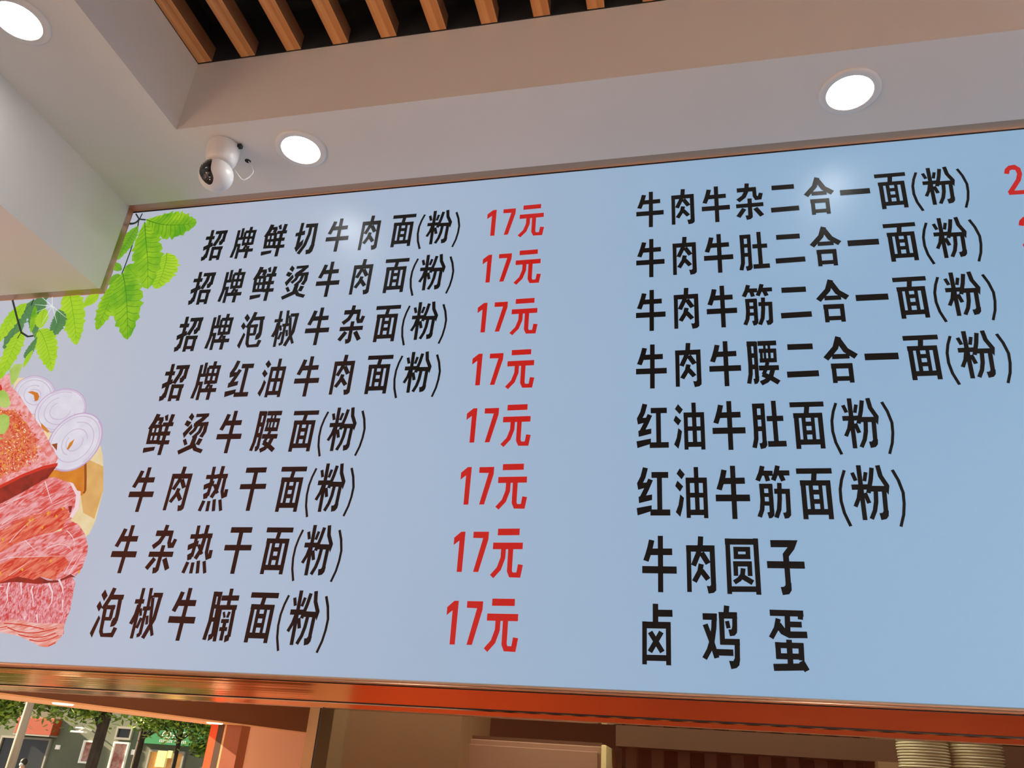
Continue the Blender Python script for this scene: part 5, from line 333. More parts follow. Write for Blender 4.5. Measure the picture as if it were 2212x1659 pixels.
for i, (nm, a, b) in enumerate((('black_ink', srgb(92, 34, 22), srgb(20, 17, 16)),)):
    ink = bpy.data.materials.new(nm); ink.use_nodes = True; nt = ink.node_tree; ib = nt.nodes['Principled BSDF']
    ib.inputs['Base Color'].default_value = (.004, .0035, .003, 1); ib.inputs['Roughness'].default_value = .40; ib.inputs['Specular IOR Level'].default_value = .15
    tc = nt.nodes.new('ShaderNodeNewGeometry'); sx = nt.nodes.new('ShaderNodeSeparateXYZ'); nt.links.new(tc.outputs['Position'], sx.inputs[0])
    # red-brown glow painted into the ink's emission, strongest towards the lower left
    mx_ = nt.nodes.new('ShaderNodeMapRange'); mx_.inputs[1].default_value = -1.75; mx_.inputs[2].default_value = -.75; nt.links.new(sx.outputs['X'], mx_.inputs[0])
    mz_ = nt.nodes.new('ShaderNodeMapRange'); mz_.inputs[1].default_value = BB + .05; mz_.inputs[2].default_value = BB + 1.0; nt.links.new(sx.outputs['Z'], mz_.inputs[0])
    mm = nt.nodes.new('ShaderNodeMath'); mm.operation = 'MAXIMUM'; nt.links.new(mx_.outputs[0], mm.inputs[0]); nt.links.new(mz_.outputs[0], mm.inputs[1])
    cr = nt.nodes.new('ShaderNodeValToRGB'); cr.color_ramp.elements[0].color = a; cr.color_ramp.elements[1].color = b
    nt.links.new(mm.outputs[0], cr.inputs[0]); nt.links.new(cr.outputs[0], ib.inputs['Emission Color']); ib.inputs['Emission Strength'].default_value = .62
red_ink = emis_print('red_ink', srgb(190, 22, 16))
def flat(bm, pts, y): # polygon in the board plane
    vs = [bm.verts.new((x, y, z)) for x, z in pts]
    try: f = bm.faces.new(vs)
    except ValueError: return
    return f
LAY = .0008
def add_glyph(bm, g, cx, cz, sx_, sz_, y):
    for si_, (kind, d) in enumerate(DATA['G'][g]):
        if si_: y -= 1e-5          # each stroke of ink lies a hair over the one before
        pts = [(cx + d[i] * sx_ / 1e4, cz + d[i + 1] * sz_ / 1e4) for i in range(0, len(d), 2)]
        if kind == 0: flat(bm, pts, y)
        else:
            n = len(pts) // 2; L_, R_ = pts[:n], pts[n:][::-1]
            lv = [bm.verts.new((x, y, z)) for x, z in L_]; rv = [bm.verts.new((x, y, z)) for x, z in R_]
            for i in range(n - 1): bm.faces.new((lv[i], rv[i], rv[i + 1], lv[i + 1]))
CHN = {'(': 'bracket', ')': 'bracket', '1': 'digit', '7': 'digit', '2': 'digit'}
for rn, items in DATA['R'].items():
    price = rn[0] in 'PS'
    row = bpy.data.objects.new('price' if price else 'dish_name', None); COL.objects.link(row); row.parent = lb; row.empty_display_size = .02
    row.location = (items[0][1] / 1e4, -LAY, items[0][2] / 1e4 - BB)
    for g, cx, cz, s1, s2 in items:
        bm = bmesh.new(); add_glyph(bm, g, cx / 1e4 - row.location.x, cz / 1e4 - items[0][2] / 1e4, s1, s2, 0)
        bm.normal_update(); bmesh.ops.triangulate(bm, faces=bm.faces); bm.normal_update()
        for f in bm.faces:
            if f.normal.y > 0: f.normal_flip()
        o = finish(bm, CHN.get(g, 'character'), red_ink if price else ink); o.parent = row
# printed leaves and meat
PR = {
 'twig': (srgb(30, 44, 34), None), 'twig_green': (srgb(120, 160, 40), None), 'sparkle': (srgb(225, 235, 230), None),
 'leaf_green': (srgb(90, 164, 18), srgb(158, 204, 30)), 'leaf_bright': (srgb(150, 200, 26), srgb(178, 214, 48)), 'leaf_deep': (srgb(96, 160, 34), srgb(130, 186, 40)), 'leaf_dark': (srgb(72, 122, 82), srgb(92, 146, 74)),
 'board_light': (srgb(238, 218, 176), srgb(228, 204, 150)), 'board_tan': (srgb(226, 180, 110), srgb(214, 160, 92)), 'board_orange': (srgb(222, 138, 40), srgb(200, 110, 30)), 'groove': (srgb(150, 72, 24), None),
 'onion_skin': (srgb(196, 160, 200), None), 'onion_white': (srgb(226, 222, 232), srgb(214, 208, 224)), 'onion_ring': (srgb(200, 182, 206), None),
 'meat_pink': (srgb(226, 120, 112), srgb(238, 178, 182)), 'meat_pink2': (srgb(214, 70, 60), srgb(236, 168, 172)), 'meat_dark': (srgb(160, 36, 26), srgb(124, 30, 22)), 'meat_red': (srgb(206, 44, 26), None), 'spice_bed': (srgb(206, 62, 34), srgb(232, 140, 110)),
 'meat_red2': (srgb(208, 44, 26), srgb(232, 130, 104)), 'meat_marble': (srgb(206, 66, 66), srgb(236, 168, 176)), 'meat_pale': (srgb(226, 128, 110), srgb(238, 190, 184)), 'fat': (srgb(240, 210, 214), None),
 'basil': (srgb(150, 190, 66), srgb(190, 210, 120)), 'spice_red': (srgb(200, 52, 20), None), 'spice_gold': (srgb(232, 160, 44), None), 'spice_orange': (srgb(226, 96, 36), None), 'spice_light': (srgb(240, 214, 180), None)}
SCL = {'meat_pink2': (26, 60, 95), 'meat_red2': (24, 60, 110), 'spice_bed': (110, 110, 110), 'meat_marble': (130, 130, 75), 'meat_pale': (16, 60, 110), 'meat_pink': (50, 50, 50), 'leaf_green': (18, 18, 18), 'leaf_bright': (18, 18, 18), 'leaf_dark': (10, 10, 10)}
ROT = {'meat_pink2': 32, 'meat_red2': 38, 'meat_pale': 18, 'meat_dark': 30}
def pmat(n):
    if 'print_' + n in MAT: return MAT['print_' + n]
    a, b = PR[n]; meat = n.startswith('meat')
    m_ = emis_print('print_' + n, a, b, SCL.get(n, (24, 24, 24)), .38 if meat else .3, .62 if meat else .7, 6 if meat else 3, es=.95, dist=1.2 if meat else 0)
    if n in ROT:                                   # grain of the printed meat runs obliquely
        nt = m_.node_tree; mp = [q for q in nt.nodes if q.type == 'MAPPING'][0]; src = mp.inputs[0].links[0].from_socket
        m2_ = nt.nodes.new('ShaderNodeMapping'); m2_.inputs['Rotation'].default_value = (0, math.radians(ROT[n]), 0)
        nt.links.new(src, m2_.inputs[0]); nt.links.new(m2_.outputs[0], mp.inputs[0])
    return m_
def ribbon(bm, pts, hw, y, taper=False):
    n = len(pts); L_, R_ = [], []
    for i in range(n):
        a = Vector(pts[max(i - 1, 0)]); b = Vector(pts[min(i + 1, n - 1)]); d = (b - a).normalized(); q = Vector((-d.y, d.x))
        h = hw * (1 - .75 * i / (n - 1)) if taper else hw
        p = Vector(pts[i]); L_.append(p + q * h); R_.append(p - q * h)
    lv = [bm.verts.new((v.x, y, v.y)) for v in L_]; rv = [bm.verts.new((v.x, y, v.y)) for v in R_]
    for i in range(n - 1): bm.faces.new((lv[i], rv[i], rv[i + 1], lv[i + 1]))
def bez(pts, n):
    """smooth curve through 3 points"""
    if len(pts) == 2: return [(pts[0][0] + (pts[1][0] - pts[0][0]) * t_, pts[0][1] + (pts[1][1] - pts[0][1]) * t_) for t_ in [i / n for i in range(n + 1)]]
    if len(pts) == 3:
        (x0, y0), (x1, y1), (x2, y2) = pts; cx, cy = 2 * x1 - (x0 + x2) / 2, 2 * y1 - (y0 + y2) / 2
        return [((1 - t_) ** 2 * x0 + 2 * t_ * (1 - t_) * cx + t_ * t_ * x2, (1 - t_) ** 2 * y0 + 2 * t_ * (1 - t_) * cy + t_ * t_ * y2) for t_ in [i / n for i in range(n + 1)]]
    if n + 1 <= len(pts) or n < 20: return pts
    k_ = len(pts) - 1; o_ = []
    for i in range(n + 1):
        f = i / n * k_; j = min(int(f), k_ - 1); f -= j; o_.append((pts[j][0] * (1 - f) + pts[j + 1][0] * f, pts[j][1] * (1 - f) + pts[j + 1][1] * f))
    return o_
vein = {'leaf_green': srgb(72, 136, 16), 'leaf_bright': srgb(118, 172, 20), 'leaf_deep': srgb(60, 112, 20), 'leaf_dark': srgb(56, 100, 64)}
layer = 1
lv_parent = None
clipx, clipz = BX, BZ
for it in DATA['A']:
    kind, nm = it[0], it[1]; d = it[2]; pts = [(d[i] / 1e4, d[i + 1] / 1e4) for i in range(0, len(d), 2)]
    layer += 1; y = BY - .0004 - .00004 * layer
    if nm.startswith('leaf'): part = 'printed_leaf'
    elif nm in ('twig', 'twig_green'): part = 'printed_twig'
    elif nm == 'sparkle': part = 'printed_sparkle'
    elif nm == 'basil': part = 'printed_herb_leaf'
    elif nm.startswith('spice') and nm != 'spice_bed': part = 'spice'
    elif nm.startswith('onion'): part = 'printed_onion'
    elif nm.startswith('board') or nm == 'groove': part = 'printed_chopping_board'
    else: part = 'printed_meat'
    bm = bmesh.new()
    if kind == 'poly': flat(bm, pts, y)
    elif kind == 'stroke': ribbon(bm, bez(pts, 10), it[3] / 2e4, y, nm in ('sparkle', 'fat'))
    else:
        N = 26; mid = bez(pts, N); hw = it[3] / 1e4; prof = it[4]; L_, R_ = [], []
        for i, p in enumerate(mid):
            t_ = i / N; a = Vector(mid[max(i - 1, 0)]); b = Vector(mid[min(i + 1, N)]); dd = (b - a).normalized(); q = Vector((-dd.y, dd.x))
            wv = max(0, math.sin(math.pi * t_ ** (math.log(.5) / math.log(prof)))) ** .7 * hw * (1.04 + .10 * math.sin(i * 1.9)); 
            tooth = (1.0 if i % 2 else .86) ; L_.append(Vector(p) + q * wv * tooth + dd * (hw * .05 if i % 2 else 0)); R_.append(Vector(p) - q * wv * (1.0 if i % 2 else .86) + dd * (hw * .05 if i % 2 else 0))
        lv_ = [bm.verts.new((v.x, y, v.y)) for v in L_]; mv = [bm.verts.new((p[0], y, p[1])) for p in mid]; rv_ = [bm.verts.new((v.x, y, v.y)) for v in R_]
        for i in range(N):
            bm.faces.new((lv_[i], mv[i], mv[i + 1], lv_[i + 1])); bm.faces.new((mv[i], rv_[i], rv_[i + 1], mv[i + 1]))
    bm.normal_update(); bmesh.ops.triangulate(bm, faces=bm.faces); bm.normal_update()
    for f in bm.faces:
        if f.normal.y > 0: f.normal_flip()
    if part in ('spice',):
        key = nm
        if key not in MAT.setdefault('_sp', {}): MAT['_sp'][key] = bmesh.new()
        dst = MAT['_sp'][key]; mp_ = {v: dst.verts.new(v.co) for v in bm.verts}
        for f in bm.faces: dst.faces.new([mp_[v] for v in f.verts])
        bm.free(); continue
    o = finish(bm, part, pmat(nm), lb)
    if kind == 'leaf':
        bm = bmesh.new(); y2 = y - .00002; ribbon(bm, mid, hw * .035, y2, True)
        for i in range(2, N - 2, 2):
            for side in (L_, R_):
                a = Vector(mid[i]); b = a + (side[min(i + 2, N)] - a) * .9; m_ = (a + b) / 2 + (Vector(mid[min(i + 1, N)]) - a) * .35
                ribbon(bm, [tuple(a), tuple(m_), tuple(b)], hw * .016, y2)
        bmesh.ops.triangulate(bm, faces=bm.faces)
        for f in bm.faces:
            if f.normal.y > 0: f.normal_flip()
        finish(bm, 'leaf_veins', emis_print('veins_' + nm, vein[nm], es=.95), o)
for key, bm in MAT.pop('_sp').items():
    o = finish(bm, 'printed_spices', pmat(key), lb); o['kind'] = 'stuff'

# ------------------------------------------------------------------ metal edging round the box
tt = thing('sign_edging', 'thin rose gold metal edging around the top of the menu board', 'metal trim', (0, BY, BT))
def trim_(name, x0, z0, x1, z1, m, y0=BY - .012, y1=BY): return boxo(name, m, (x0, y0, z0, x1, y1, z1), tt)
def cove(name, m, p0, p1, a, b, r1, r2):
    """quarter-round edging from p0 to p1; a = direction along the first face, b = away from it"""
    bm = bmesh.new(); p0, p1, a, b = map(Vector, (p0, p1, a, b)); rings = []
    prof = [(r1 * (1 - math.sin(t_)), r2 * (1 - math.cos(t_))) for t_ in [i_ * math.pi / 16 for i_ in range(9)]] + [(0, 0)]
    for p in (p0, p1): rings.append([bm.verts.new(p + a * u + b * v) for u, v in prof])
    n = len(prof)
    for i_ in range(n): bm.faces.new((rings[0][i_], rings[1][i_], rings[1][(i_ + 1) % n], rings[0][(i_ + 1) % n]))
    bm.faces.new(rings[0]); bm.faces.new(rings[1]); bmesh.ops.recalc_face_normals(bm, faces=bm.faces)
    return finish(bm, name, m, tt, False)
edge_m = mat('bronze_satin_edge', (.50, .32, .22, 1), .45, 1)
cove('soffit_edging', edge_m, (BX + .001, BY - .0005, CZ - .0001), (BR_, BY - .0005, CZ - .0001), (0, -1, 0), (0, 0, -1), .026, .007)
cove('side_edging', edge_m, (BX + .0001, BY - .0005, BZ), (BX + .0001, BY - .0005, CZ - .001), (0, -1, 0), (1, 0, 0), .020, .005)
cove('underside_edging', edge_m, (BL, BY - .0005, BZ - .0001), (BX + .004, BY - .0005, BZ - .0001), (0, -1, 0), (0, 0, -1), .024, .005)
boxo('shadow_gap', gap, (BX + .001, BY - .0007, BT - .001, BR_, BY - .0001, CZ - .0002), tt)

# ------------------------------------------------------------------ rose gold window head and counter glass
def zb(a): return EYE + a
wf = thing('window_1', 'rose gold framed serving window under the menu board', 'window', (0, BY, zb(.12)))
wf['kind'] = 'structure'
XL = -2.6
def prof_strip(name, m, pr, parent, x0=XL, x1=BR_):
    """pr: list of (y,z) profile points swept along X"""
    bm = bmesh.new(); a = [bm.verts.new((x0, y, z)) for y, z in pr]; b = [bm.verts.new((x1, y, z)) for y, z in pr]
    n = len(pr); bm.faces.new(a); bm.faces.new(b[::-1])
    for i in range(n): bm.faces.new((a[i], b[i], b[(i + 1) % n], a[(i + 1) % n]))
    bmesh.ops.recalc_face_normals(bm, faces=bm.faces); return finish(bm, name, m, parent)
y0 = BY
prof_strip('head_bead', rose2, [(y0 + .03, zb(.1885)), (y0 - .004, zb(.1885)), (y0 - .0075, zb(.1855)), (y0 - .006, zb(.1825)), (y0 - .009, zb(.1790)), (y0 - .004, zb(.1765)), (y0 + .03, zb(.1765))], wf)
prof_strip('head_gap', gap, [(y0 + .03, zb(.1764)), (y0 - .001, zb(.1764)), (y0 - .001, zb(.1742)), (y0 + .03, zb(.1742))], wf)
prof_strip('head_plate', rose, [(y0 + .03, zb(.1741)), (y0 - .0028, zb(.1741)), (y0 - .0018, zb(.1372)), (y0 + .03, zb(.1372))], wf)
prof_strip('lower_gap', gap, [(y0 + .03, zb(.1371)), (y0 - .0005, zb(.1371)), (y0 - .0005, zb(.1343)), (y0 + .03, zb(.1343))], wf)
prof_strip('lower_rail', rose, [(y0 + .03, zb(.1342)), (y0 - .003, zb(.1342)), (y0 - .0035, zb(.1320)), (y0 - .0032, zb(.1235)), (y0 - .001, zb(.1220)), (y0 + .03, zb(.1220))], wf)
SEAM = -.834
boxo('reflective_pane', mirror_glass, (XL, y0 + .004, .95, SEAM, y0 + .010, zb(.1219)), wf)
boxo('clear_pane', glass_m, (SEAM + .003, y0 + .004, .95, BR_, y0 + .010, zb(.1219)), wf)
boxo('pane_joint', gap, (SEAM + .0002, y0 + .004, .95, SEAM + .0028, y0 + .010, zb(.1218)), wf)
boxo('sill', rose2, (XL, y0 - .05, .90, BR_, y0 + .06, .95), wf)
S('wall_front', salmon, (XL, BY + .0, 0, XR, BY + .12, .90))

# ------------------------------------------------------------------ kitchen behind the glass
S('kitchen_wall_back', kitchen_wall, (-8.4, 5.2, 0, XR, 5.4, RZ + .35))
S('kitchen_ceiling', kitchen_wall, (-8.4, BY + .13, EYE + .9, XR, 5.2, EYE + 1.0))
S('kitchen_wall_left', kitchen_wall, (-3.2, BY + .13, 0, -3.1, 5.2, EYE + .9))
S('kitchen_pier', kitchen_wall, (-1.35, 3.05, 0, -.845, 3.5, EYE + .9))
S('kitchen_lintel', dark_wood, (-.31, 3.35, EYE + .149, 1.4, 3.55, EYE + .9))
kl = thing('kitchen_fill_light', 'added unseen warm fill lamp inside the kitchen', 'ceiling light', (.3, 3.2, EYE + .9))  # lamp added out of view to brighten the bowls and kitchen walls
boxo('kitchen_fill_body', ring_m, (-1.9, 2.7, EYE + .885, 1.1, 3.0, EYE + .8995), kl)
boxo('lamp_diffuser', mat('kitchen_fill_glow', (.9, .9, .9, 1), .5, em=(1, .95, .74, 1), es=17), (-1.88, 2.72, EYE + .878, 1.08, 2.98, EYE + .8845), kl)  # diffuser of the added kitchen fill lamp
hood = thing('kitchen_cabinet', 'pinkish brown cabinet with a cream edge behind the glass', 'cabinet', (-.62, 3.3, .6))
boxo('body', hood_m, (-.913, 3.2, .6, -.347, 3.6, EYE + .137), hood, bev=.003)
boxo('door', hood_m, (-.905, 3.188, .62, -.36, 3.199, EYE + .118), hood, bev=.002)
boxo('edge_strip', cream, (-.346, 3.17, .6, -.327, 3.6, EYE + .141), hood, bev=.002)
boxo('top_panel', dark_wood, (-.91, 3.22, EYE + .1372, -.35, 3.58, EYE + .150), hood)
boxo('plinth', dark_wood, (-.90, 3.22, 0, -.36, 3.58, .5995), hood)
# dark slatted screen
scr = thing('slatted_screen', 'dark slatted screen behind the serving window, under the lintel', 'screen', (.2, 3.45, .9))
boxo('backing', black, (-.30, 3.50, .9, .60, 3.52, EYE + .148), scr)
for i in range(9): boxo('slat', dark_wood, (-.28 + i * .1, 3.44, .9, -.235 + i * .1, 3.499, EYE + .148), scr)
boxo('foot_panel', dark_wood, (-.30, 3.44, 0, .60, 3.52, .8995), scr)
S('kitchen_post', kitchen_wall, (.615, 3.3, 0, .70, 3.5, EYE + .148))
# bowls: two stacks on a shelf
shelf = thing('bowl_shelf', 'steel shelf carrying the two stacks of bowls', 'shelf', (.75, 2.9, 1.5))
boxo('board', steel, (.45, 2.75, EYE - .03, 1.2, 3.05, EYE - .015), shelf)
for xx in (.47, 1.17):
    for yy in (2.77, 3.02): boxo('leg', steel, (xx - .012, yy - .012, 0, xx + .012, yy + .012, EYE - .0305), shelf)
bm = bmesh.new()
lathe(bm, [(0, .000), (.034, .000), (.036, .003), (.048, .012), (.0625, .030), (.068, .0415), (.0730, .0425), (.0740, .0440), (.0735, .0465), (.0690, .0470), (.0660, .0440), (.058, .028), (.044, .014), (.034, .0075), (0, .0065)], (0, 0, 0), 36)
bowl0 = finish(bm, 'bowl', ceramic, smooth=True); first = True; NB = 23
for si, (x, y, side) in enumerate(((.6745, 2.9, 'left'), (.8250, 2.9, 'right'))):
    for k_ in range(NB):
        o = bowl0 if first else bowl0.copy()
        if not first: COL.objects.link(o)
        first = False
        o.location = (x + random.uniform(-.0012, .0012), y + random.uniform(-.0012, .0012), EYE - .0148 + k_ * .0082)
        o.rotation_euler = (0, 0, random.uniform(0, 6.28))
        tag(o, 'white bowl nested in the %s of the two stacks behind the glass' % side, 'bowl', 'bowls in the %s stack' % side)

# ------------------------------------------------------------------ fill lamps added out of view to brighten the shop
fill2 = mat('fill_lamp_bright', (.9, .9, .9, 1), .5, em=(.93, .96, 1, 1), es=250.0)
for i, (x, y, z, m_, l) in enumerate(((-3.6, -6.0, 2.80, fill_m, 'hanging nearest the open front'), (.2, -6.0, 3.277, fill_m, 'in the middle of the back row'), (3.2, -6.0, 3.277, fill_m, 'at the right end of the back row'), (3.9, -1.6, 3.277, fill2, 'by the right wall, deeper in the shop'), (3.9, .3, 3.277, fill2, 'by the right wall, close to the menu board'))):
    t = thing('fill_lamp', 'added unseen fill lamp ' + l, 'fill lamp', (x, y, z))
    boxo('housing', white_pl, (x - .75, y - .15, z, x + .75, y + .15, z + .05), t, bev=.005)  # housing of the added fill lamp
    boxo('diffuser', m_, (x - .73, y - .13, z - .015, x + .73, y + .13, z - .001), t)  # diffuser of the added fill lamp
    for dx in ((-.5, .5) ):
        bm = bmesh.new(); tube(bm, [(x + dx, y, z + .05), (x + dx, y, RZ - .0005 if x > RX else BZ - .0005)], .004, 8); finish(bm, 'fill_lamp_rod', steel, t)

# ------------------------------------------------------------------ the street, seen mirrored in the dark glass
GZ = -.30
S('pavement', asphalt, (-40, -19.35, GZ - .1, lwx(0) - .9, 6, GZ))
S('step', concrete, (lwx(0) - 1.4, -8.8, GZ - .1, -8.9 , 1.7, -.12))
# facades
FY = -19.4
fc = thing('street_building', 'grey street building with shop fronts across the road', 'building', (-17, FY, GZ))
boxo('wall', facade, (-30, FY - 4, GZ, -6, FY, 7.5), fc)
def panel(name, m, x0, z0, x1, z1, d=.06, parent=fc, y=None): return boxo(name, m, (x0, (FY if y is None else y) + .001, z0, x1, (FY if y is None else y) + d, z1), parent)
def window(x0, z0, x1, z1, fm=frame_grey, gm=dark_glass, wdt=.06):
    f = bmesh.new(); y0_, y1_ = FY + .001, FY + .08
    box(f, x0, y0_, z0, x0 + wdt, y1_, z1); box(f, x1 - wdt, y0_, z0, x1, y1_, z1); box(f, x0 + wdt, y0_, z0, x1 - wdt, y1_, z0 + wdt); box(f, x0 + wdt, y0_, z1 - wdt, x1 - wdt, y1_, z1)
    o = finish(f, 'window', fm, fc); boxo('pane', gm, (x0 + wdt, y0_, z0 + wdt, x1 - wdt, y0_ + .02, z1 - wdt), o)
window(-17.05, 2.0, -16.5, 2.36); window(-16.4, 2.9, -15.2, 4.4); window(-20.5, 3.0, -19.3, 4.4); window(-18.4, 3.0, -17.3, 4.4)
window(-21.0, GZ + .05, -20.45, 1.90); window(-20.35, GZ + .05, -19.2, 1.90)
window(-15.78, GZ + .05, -14.6, 1.80, frame_grey, warm_lit)
for (x0, z0, x1, z1, gm) in ((-18.06, 1.3, -17.62, 1.92, poster_red), (-17.03, .7, -16.5, 1.94, poster_red)):
    window(x0, z0, x1, z1, sign_white, gm, .05)
panel('notice', yellow_lit, -15.45, 1.35, -15.15, 1.78, .12); panel('notice', yellow_lit, -15.12, 1.60, -14.98, 1.80, .12); panel('notice', sign_white, -19.0, 1.62, -18.86, 1.74, .05)
panel('wall_plate', sign_white, -17.0 + .62, 1.62, -16.25, 1.76, .05)
def tagd(o, *a): tag(o, *a); return o
sg = thing('shop_sign', 'green shop sign with white lettering across the street', 'sign', (-15, FY, 1.93))
boxo('board', green_sign, (-16.08, FY + .005, 1.94, -13.98, FY + .16, 2.44), sg, bev=.01)
# lettering on the sign: partly hidden by leaves in the photo; only the characters that can be made out
def sign_stroke(bm, pts, w_): ribbon(bm, [(x - .33, z - .07) for x, z in pts], w_ / 2, FY + .163)
bm = bmesh.new()
def s2(*p): return [(x, z) for x, z in p]
X0 = -14.95
for pts in ([(-15.03, 2.36), (-14.84, 2.36), (-14.80, 2.30), (-14.80, 2.26), (-14.84, 2.20), (-15.03, 2.20), (-15.07, 2.26), (-15.07, 2.30), (-15.03, 2.36)], [(-15.02, 2.28), (-14.85, 2.28)]): sign_stroke(bm, pts, .032)
for pts in ([(-14.74, 2.28), (-14.58, 2.27)], [(-14.70, 2.28), (-14.72, 2.20)], [(-14.64, 2.30), (-14.58, 2.20)]): sign_stroke(bm, pts, .026)
for pts in ([(-14.50, 2.36), (-14.34, 2.36), (-14.30, 2.28), (-14.34, 2.20), (-14.48, 2.20)], [(-14.46, 2.28), (-14.36, 2.28)], [(-14.26, 2.37), (-14.24, 2.36)]): sign_stroke(bm, pts, .032)
bm.normal_update()
for f in bm.faces:
    if f.normal.y < 0: f.normal_flip()
finish(bm, 'lettering', sign_white, sg)
bm = bmesh.new()
for i in range(16):
    if i in (8, 12): continue
    x = -15.46 + i * .056; ribbon(bm, [(x, 2.06), (x + .036, 2.06)], .008, FY + .163); ribbon(bm, [(x, 2.02), (x + .036, 2.02)], .008, FY + .163); ribbon(bm, [(x + .01, 2.0), (x + .01, 2.08)], .007, FY + .163); 
bm.normal_update()
for f in bm.faces:
    if f.normal.y < 0: f.normal_flip()
finish(bm, 'small_lettering', sign_white, sg)
aw = thing('shop_fascia_board', 'rust orange fascia board over the shop beside the pale pole', 'sign', (-19.7, FY, 1.97))
boxo('board', red_brown, (-20.35, FY + .005, 1.98, -19.05, FY + .35, 2.45), aw, bev=.01)
boxo('lower_edge', frame_grey, (-20.35, FY + .005, 1.94, -19.05, FY + .38, 1.9795), aw)
bm = bmesh.new()
t = thing('wall_floodlight', 'white wall lamp on an arm beside the tree trunk', 'lamp', (-17.95, FY, 2.15))
boxo('head', sign_white, (-18.2, FY + .45, 2.10, -17.72, FY + .62, 2.15), t, bev=.01)
tube(bm, [(-17.95, FY + .002, 2.2), (-17.95, FY + .3, 2.25), (-17.95, FY + .53, 2.16)], .02, 8); finish(bm, 'arm', sign_white, t)
boxo('upper_head', sign_white, (-18.25, FY + .25, 2.22, -17.98, FY + .36, 2.26), t, bev=.01)
# pole
bm = bmesh.new(); tube(bm, [(-12.42, -10.4, GZ), (-12.42, -10.4, 1.9), (-12.42, -10.4, 7)], [.085, .075, .055], 20)
pl_ = tag(finish(bm, 'utility_pole', concrete, smooth=True), 'pale concrete utility pole on the pavement outside', 'pole')
# trees
def tree(x, y, r, label, crowns, lean=0):
    t = thing('street_tree', label, 'tree', (x, y, GZ), 'trees along the street')
    bm = bmesh.new(); tube(bm, [(x, y, GZ), (x + lean * .3, y, 1.0), (x + lean * .6, y, 2.2), (x + lean, y, 3.2), (x + lean, y, 5)], [r * 1.3, r, r * .95, r * .8, r * .3], 14)
    for cx, cy, cz, cr_ in crowns:
        tube(bm, [(x + lean * .6, y, 2.0), ((x + cx) / 2, (y + cy) / 2, (2.2 + cz) / 2 + .2), (cx, cy, cz)], [r * .4, r * .25, r * .08], 6)
    finish(bm, 'trunk', bark, t, True)
    for mi, mm_ in enumerate((leafm, leafm2)):
        bm = bmesh.new()
        for cx, cy, cz, cr_ in crowns:
            for k_ in range(int(520 * cr_ * cr_ + 80)):
                v = Vector((random.gauss(0, .45), random.gauss(0, .45), random.gauss(0, .34))) * cr_
                p = Vector((cx, cy, cz)) + v; a = Vector((random.uniform(-1, 1), random.uniform(-1, 1), random.uniform(-.6, .6))).normalized() * random.uniform(.05, .11)
                b = a.cross(Vector((random.uniform(-1, 1), random.uniform(-1, 1), 1))).normalized() * random.uniform(.03, .05)
                q = [bm.verts.new(p + a), bm.verts.new(p + b), bm.verts.new(p - a), bm.verts.new(p - b)]; bm.faces.new(q)
        o = finish(bm, 'foliage', mm_, t); o['kind'] = 'stuff'
tree(-13.83, -14.4, .13, 'dark trunked street tree left of the green shop sign', [(-14.5, -14.2, 2.75, .8), (-13.3, -14.1, 2.95, .8), (-13.7, -14.9, 3.6, 1.2), (-14.0, -14.2, 2.55, .4)], .1)
tree(-14.1, -16.4, .09, 'slim street tree in front of the grey building', [(-13.4, -15.9, 2.55, .6), (-12.7, -16.0, 2.55, .7), (-14.6, -16.4, 3.1, .9), (-12.3, -16.4, 2.3, .4)], .05)
tree(-17.6, -13.6, .12, 'leafy street tree behind the utility pole', [(-17.2, -13.4, 2.75, .9), (-16.2, -13.8, 2.7, .8), (-15.4, -14.2, 2.75, .6), (-15.9, -13.6, 2.3, .35), (-18.0, -13.6, 3.4, 1.2), (-16.6, -13.6, 2.45, .4), (-15.9, -13.6, 2.75, .6)], .1)
tree(-13.3, -16.9, .06, 'thin young tree in front of the green shop sign', [(-14.4, -16.9, 2.62, .5), (-13.2, -16.9, 2.7, .6), (-13.9, -16.9, 2.75, .5), (-12.3, -16.9, 2.6, .6), (-12.6, -16.9, 1.9, .3)], .0)
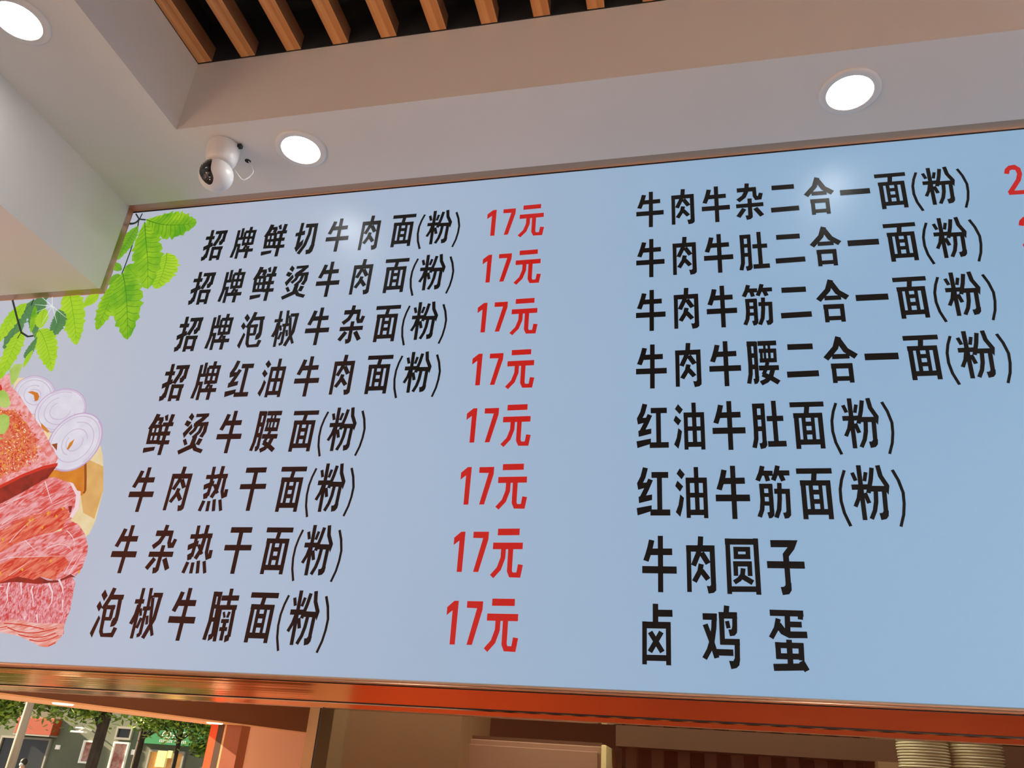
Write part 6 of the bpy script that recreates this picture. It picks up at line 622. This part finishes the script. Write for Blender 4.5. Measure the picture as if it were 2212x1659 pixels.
# person
def ell(bm, c, r, seg=16, rings=10):
    bmesh.ops.create_uvsphere(bm, u_segments=seg, v_segments=rings, radius=1, matrix=Matrix.Translation(c) @ Matrix.Diagonal((r[0], r[1], r[2], 1)))
px_, py_ = -19.12, -18.4; G = GZ
p = thing('person', 'masked person in a pale blue shirt walking past the shops', 'person', (px_, py_, G))
me = bpy.data.meshes.new('body'); vs = [(0, 0, .82), (0, 0, 1.05), (0, 0, 1.27), (0, 0, 1.38), (0, .01, 1.50), (-.16, 0, 1.27), (-.20, .02, 1.02), (-.19, .08, .80), (.16, 0, 1.27), (.20, -.02, 1.02), (.19, .06, .80), (-.085, 0, .78), (-.09, .05, .45), (-.09, -.06, .07), (.085, 0, .78), (.09, .10, .45), (.09, .12, .07), (-.09, .05, .03), (.09, .22, .03)]
es = [(0, 1), (1, 2), (2, 3), (3, 4), (2, 5), (5, 6), (6, 7), (2, 8), (8, 9), (9, 10), (0, 11), (11, 12), (12, 13), (0, 14), (14, 15), (15, 16), (13, 17), (16, 18)]
me.from_pydata([(x + px_, y + py_, z + G) for x, y, z in vs], es, []); body = bpy.data.objects.new('body', me); COL.objects.link(body)
rad = [.13, .12, .13, .05, .085, .055, .042, .035, .055, .042, .035, .085, .06, .045, .085, .06, .045, .035, .035]
md = body.modifiers.new('skin', 'SKIN'); 
for i, sv in enumerate(me.skin_vertices[0].data): sv.radius = (rad[i], rad[i] * (.75 if i < 3 else 1)); sv.use_root = (i == 0)
body.modifiers.new('sub', 'SUBSURF').levels = 2; body.modifiers['sub'].render_levels = 2
dg = bpy.context.evaluated_depsgraph_get(); ev = body.evaluated_get(dg); nm_ = bpy.data.meshes.new_from_object(ev)
bpy.data.objects.remove(body); nm_.name = 'body'; nm_.materials.clear()
for m_ in (skin_m, shirt_m, pants_m, shoe_m): nm_.materials.append(m_)
for pg in nm_.polygons:
    z = pg.center.z - G; pg.use_smooth = True
    pg.material_index = 3 if z < .09 else 2 if z < .88 else (1 if z < 1.335 and not (abs(pg.center.x - px_) > .15 and z < 1.08) else 0)
body = bpy.data.objects.new('body', nm_); COL.objects.link(body); body.parent = p; body.matrix_parent_inverse = Matrix.Translation(-p.location)
bm = bmesh.new(); ell(bm, (px_, py_ - .012, G + 1.535), (.094, .102, .10)); finish(bm, 'hair', hair_m, p, True)
bm = bmesh.new(); ell(bm, (px_, py_ + .065, G + 1.465), (.06, .045, .05)); finish(bm, 'face_mask', mask_m, p, True)
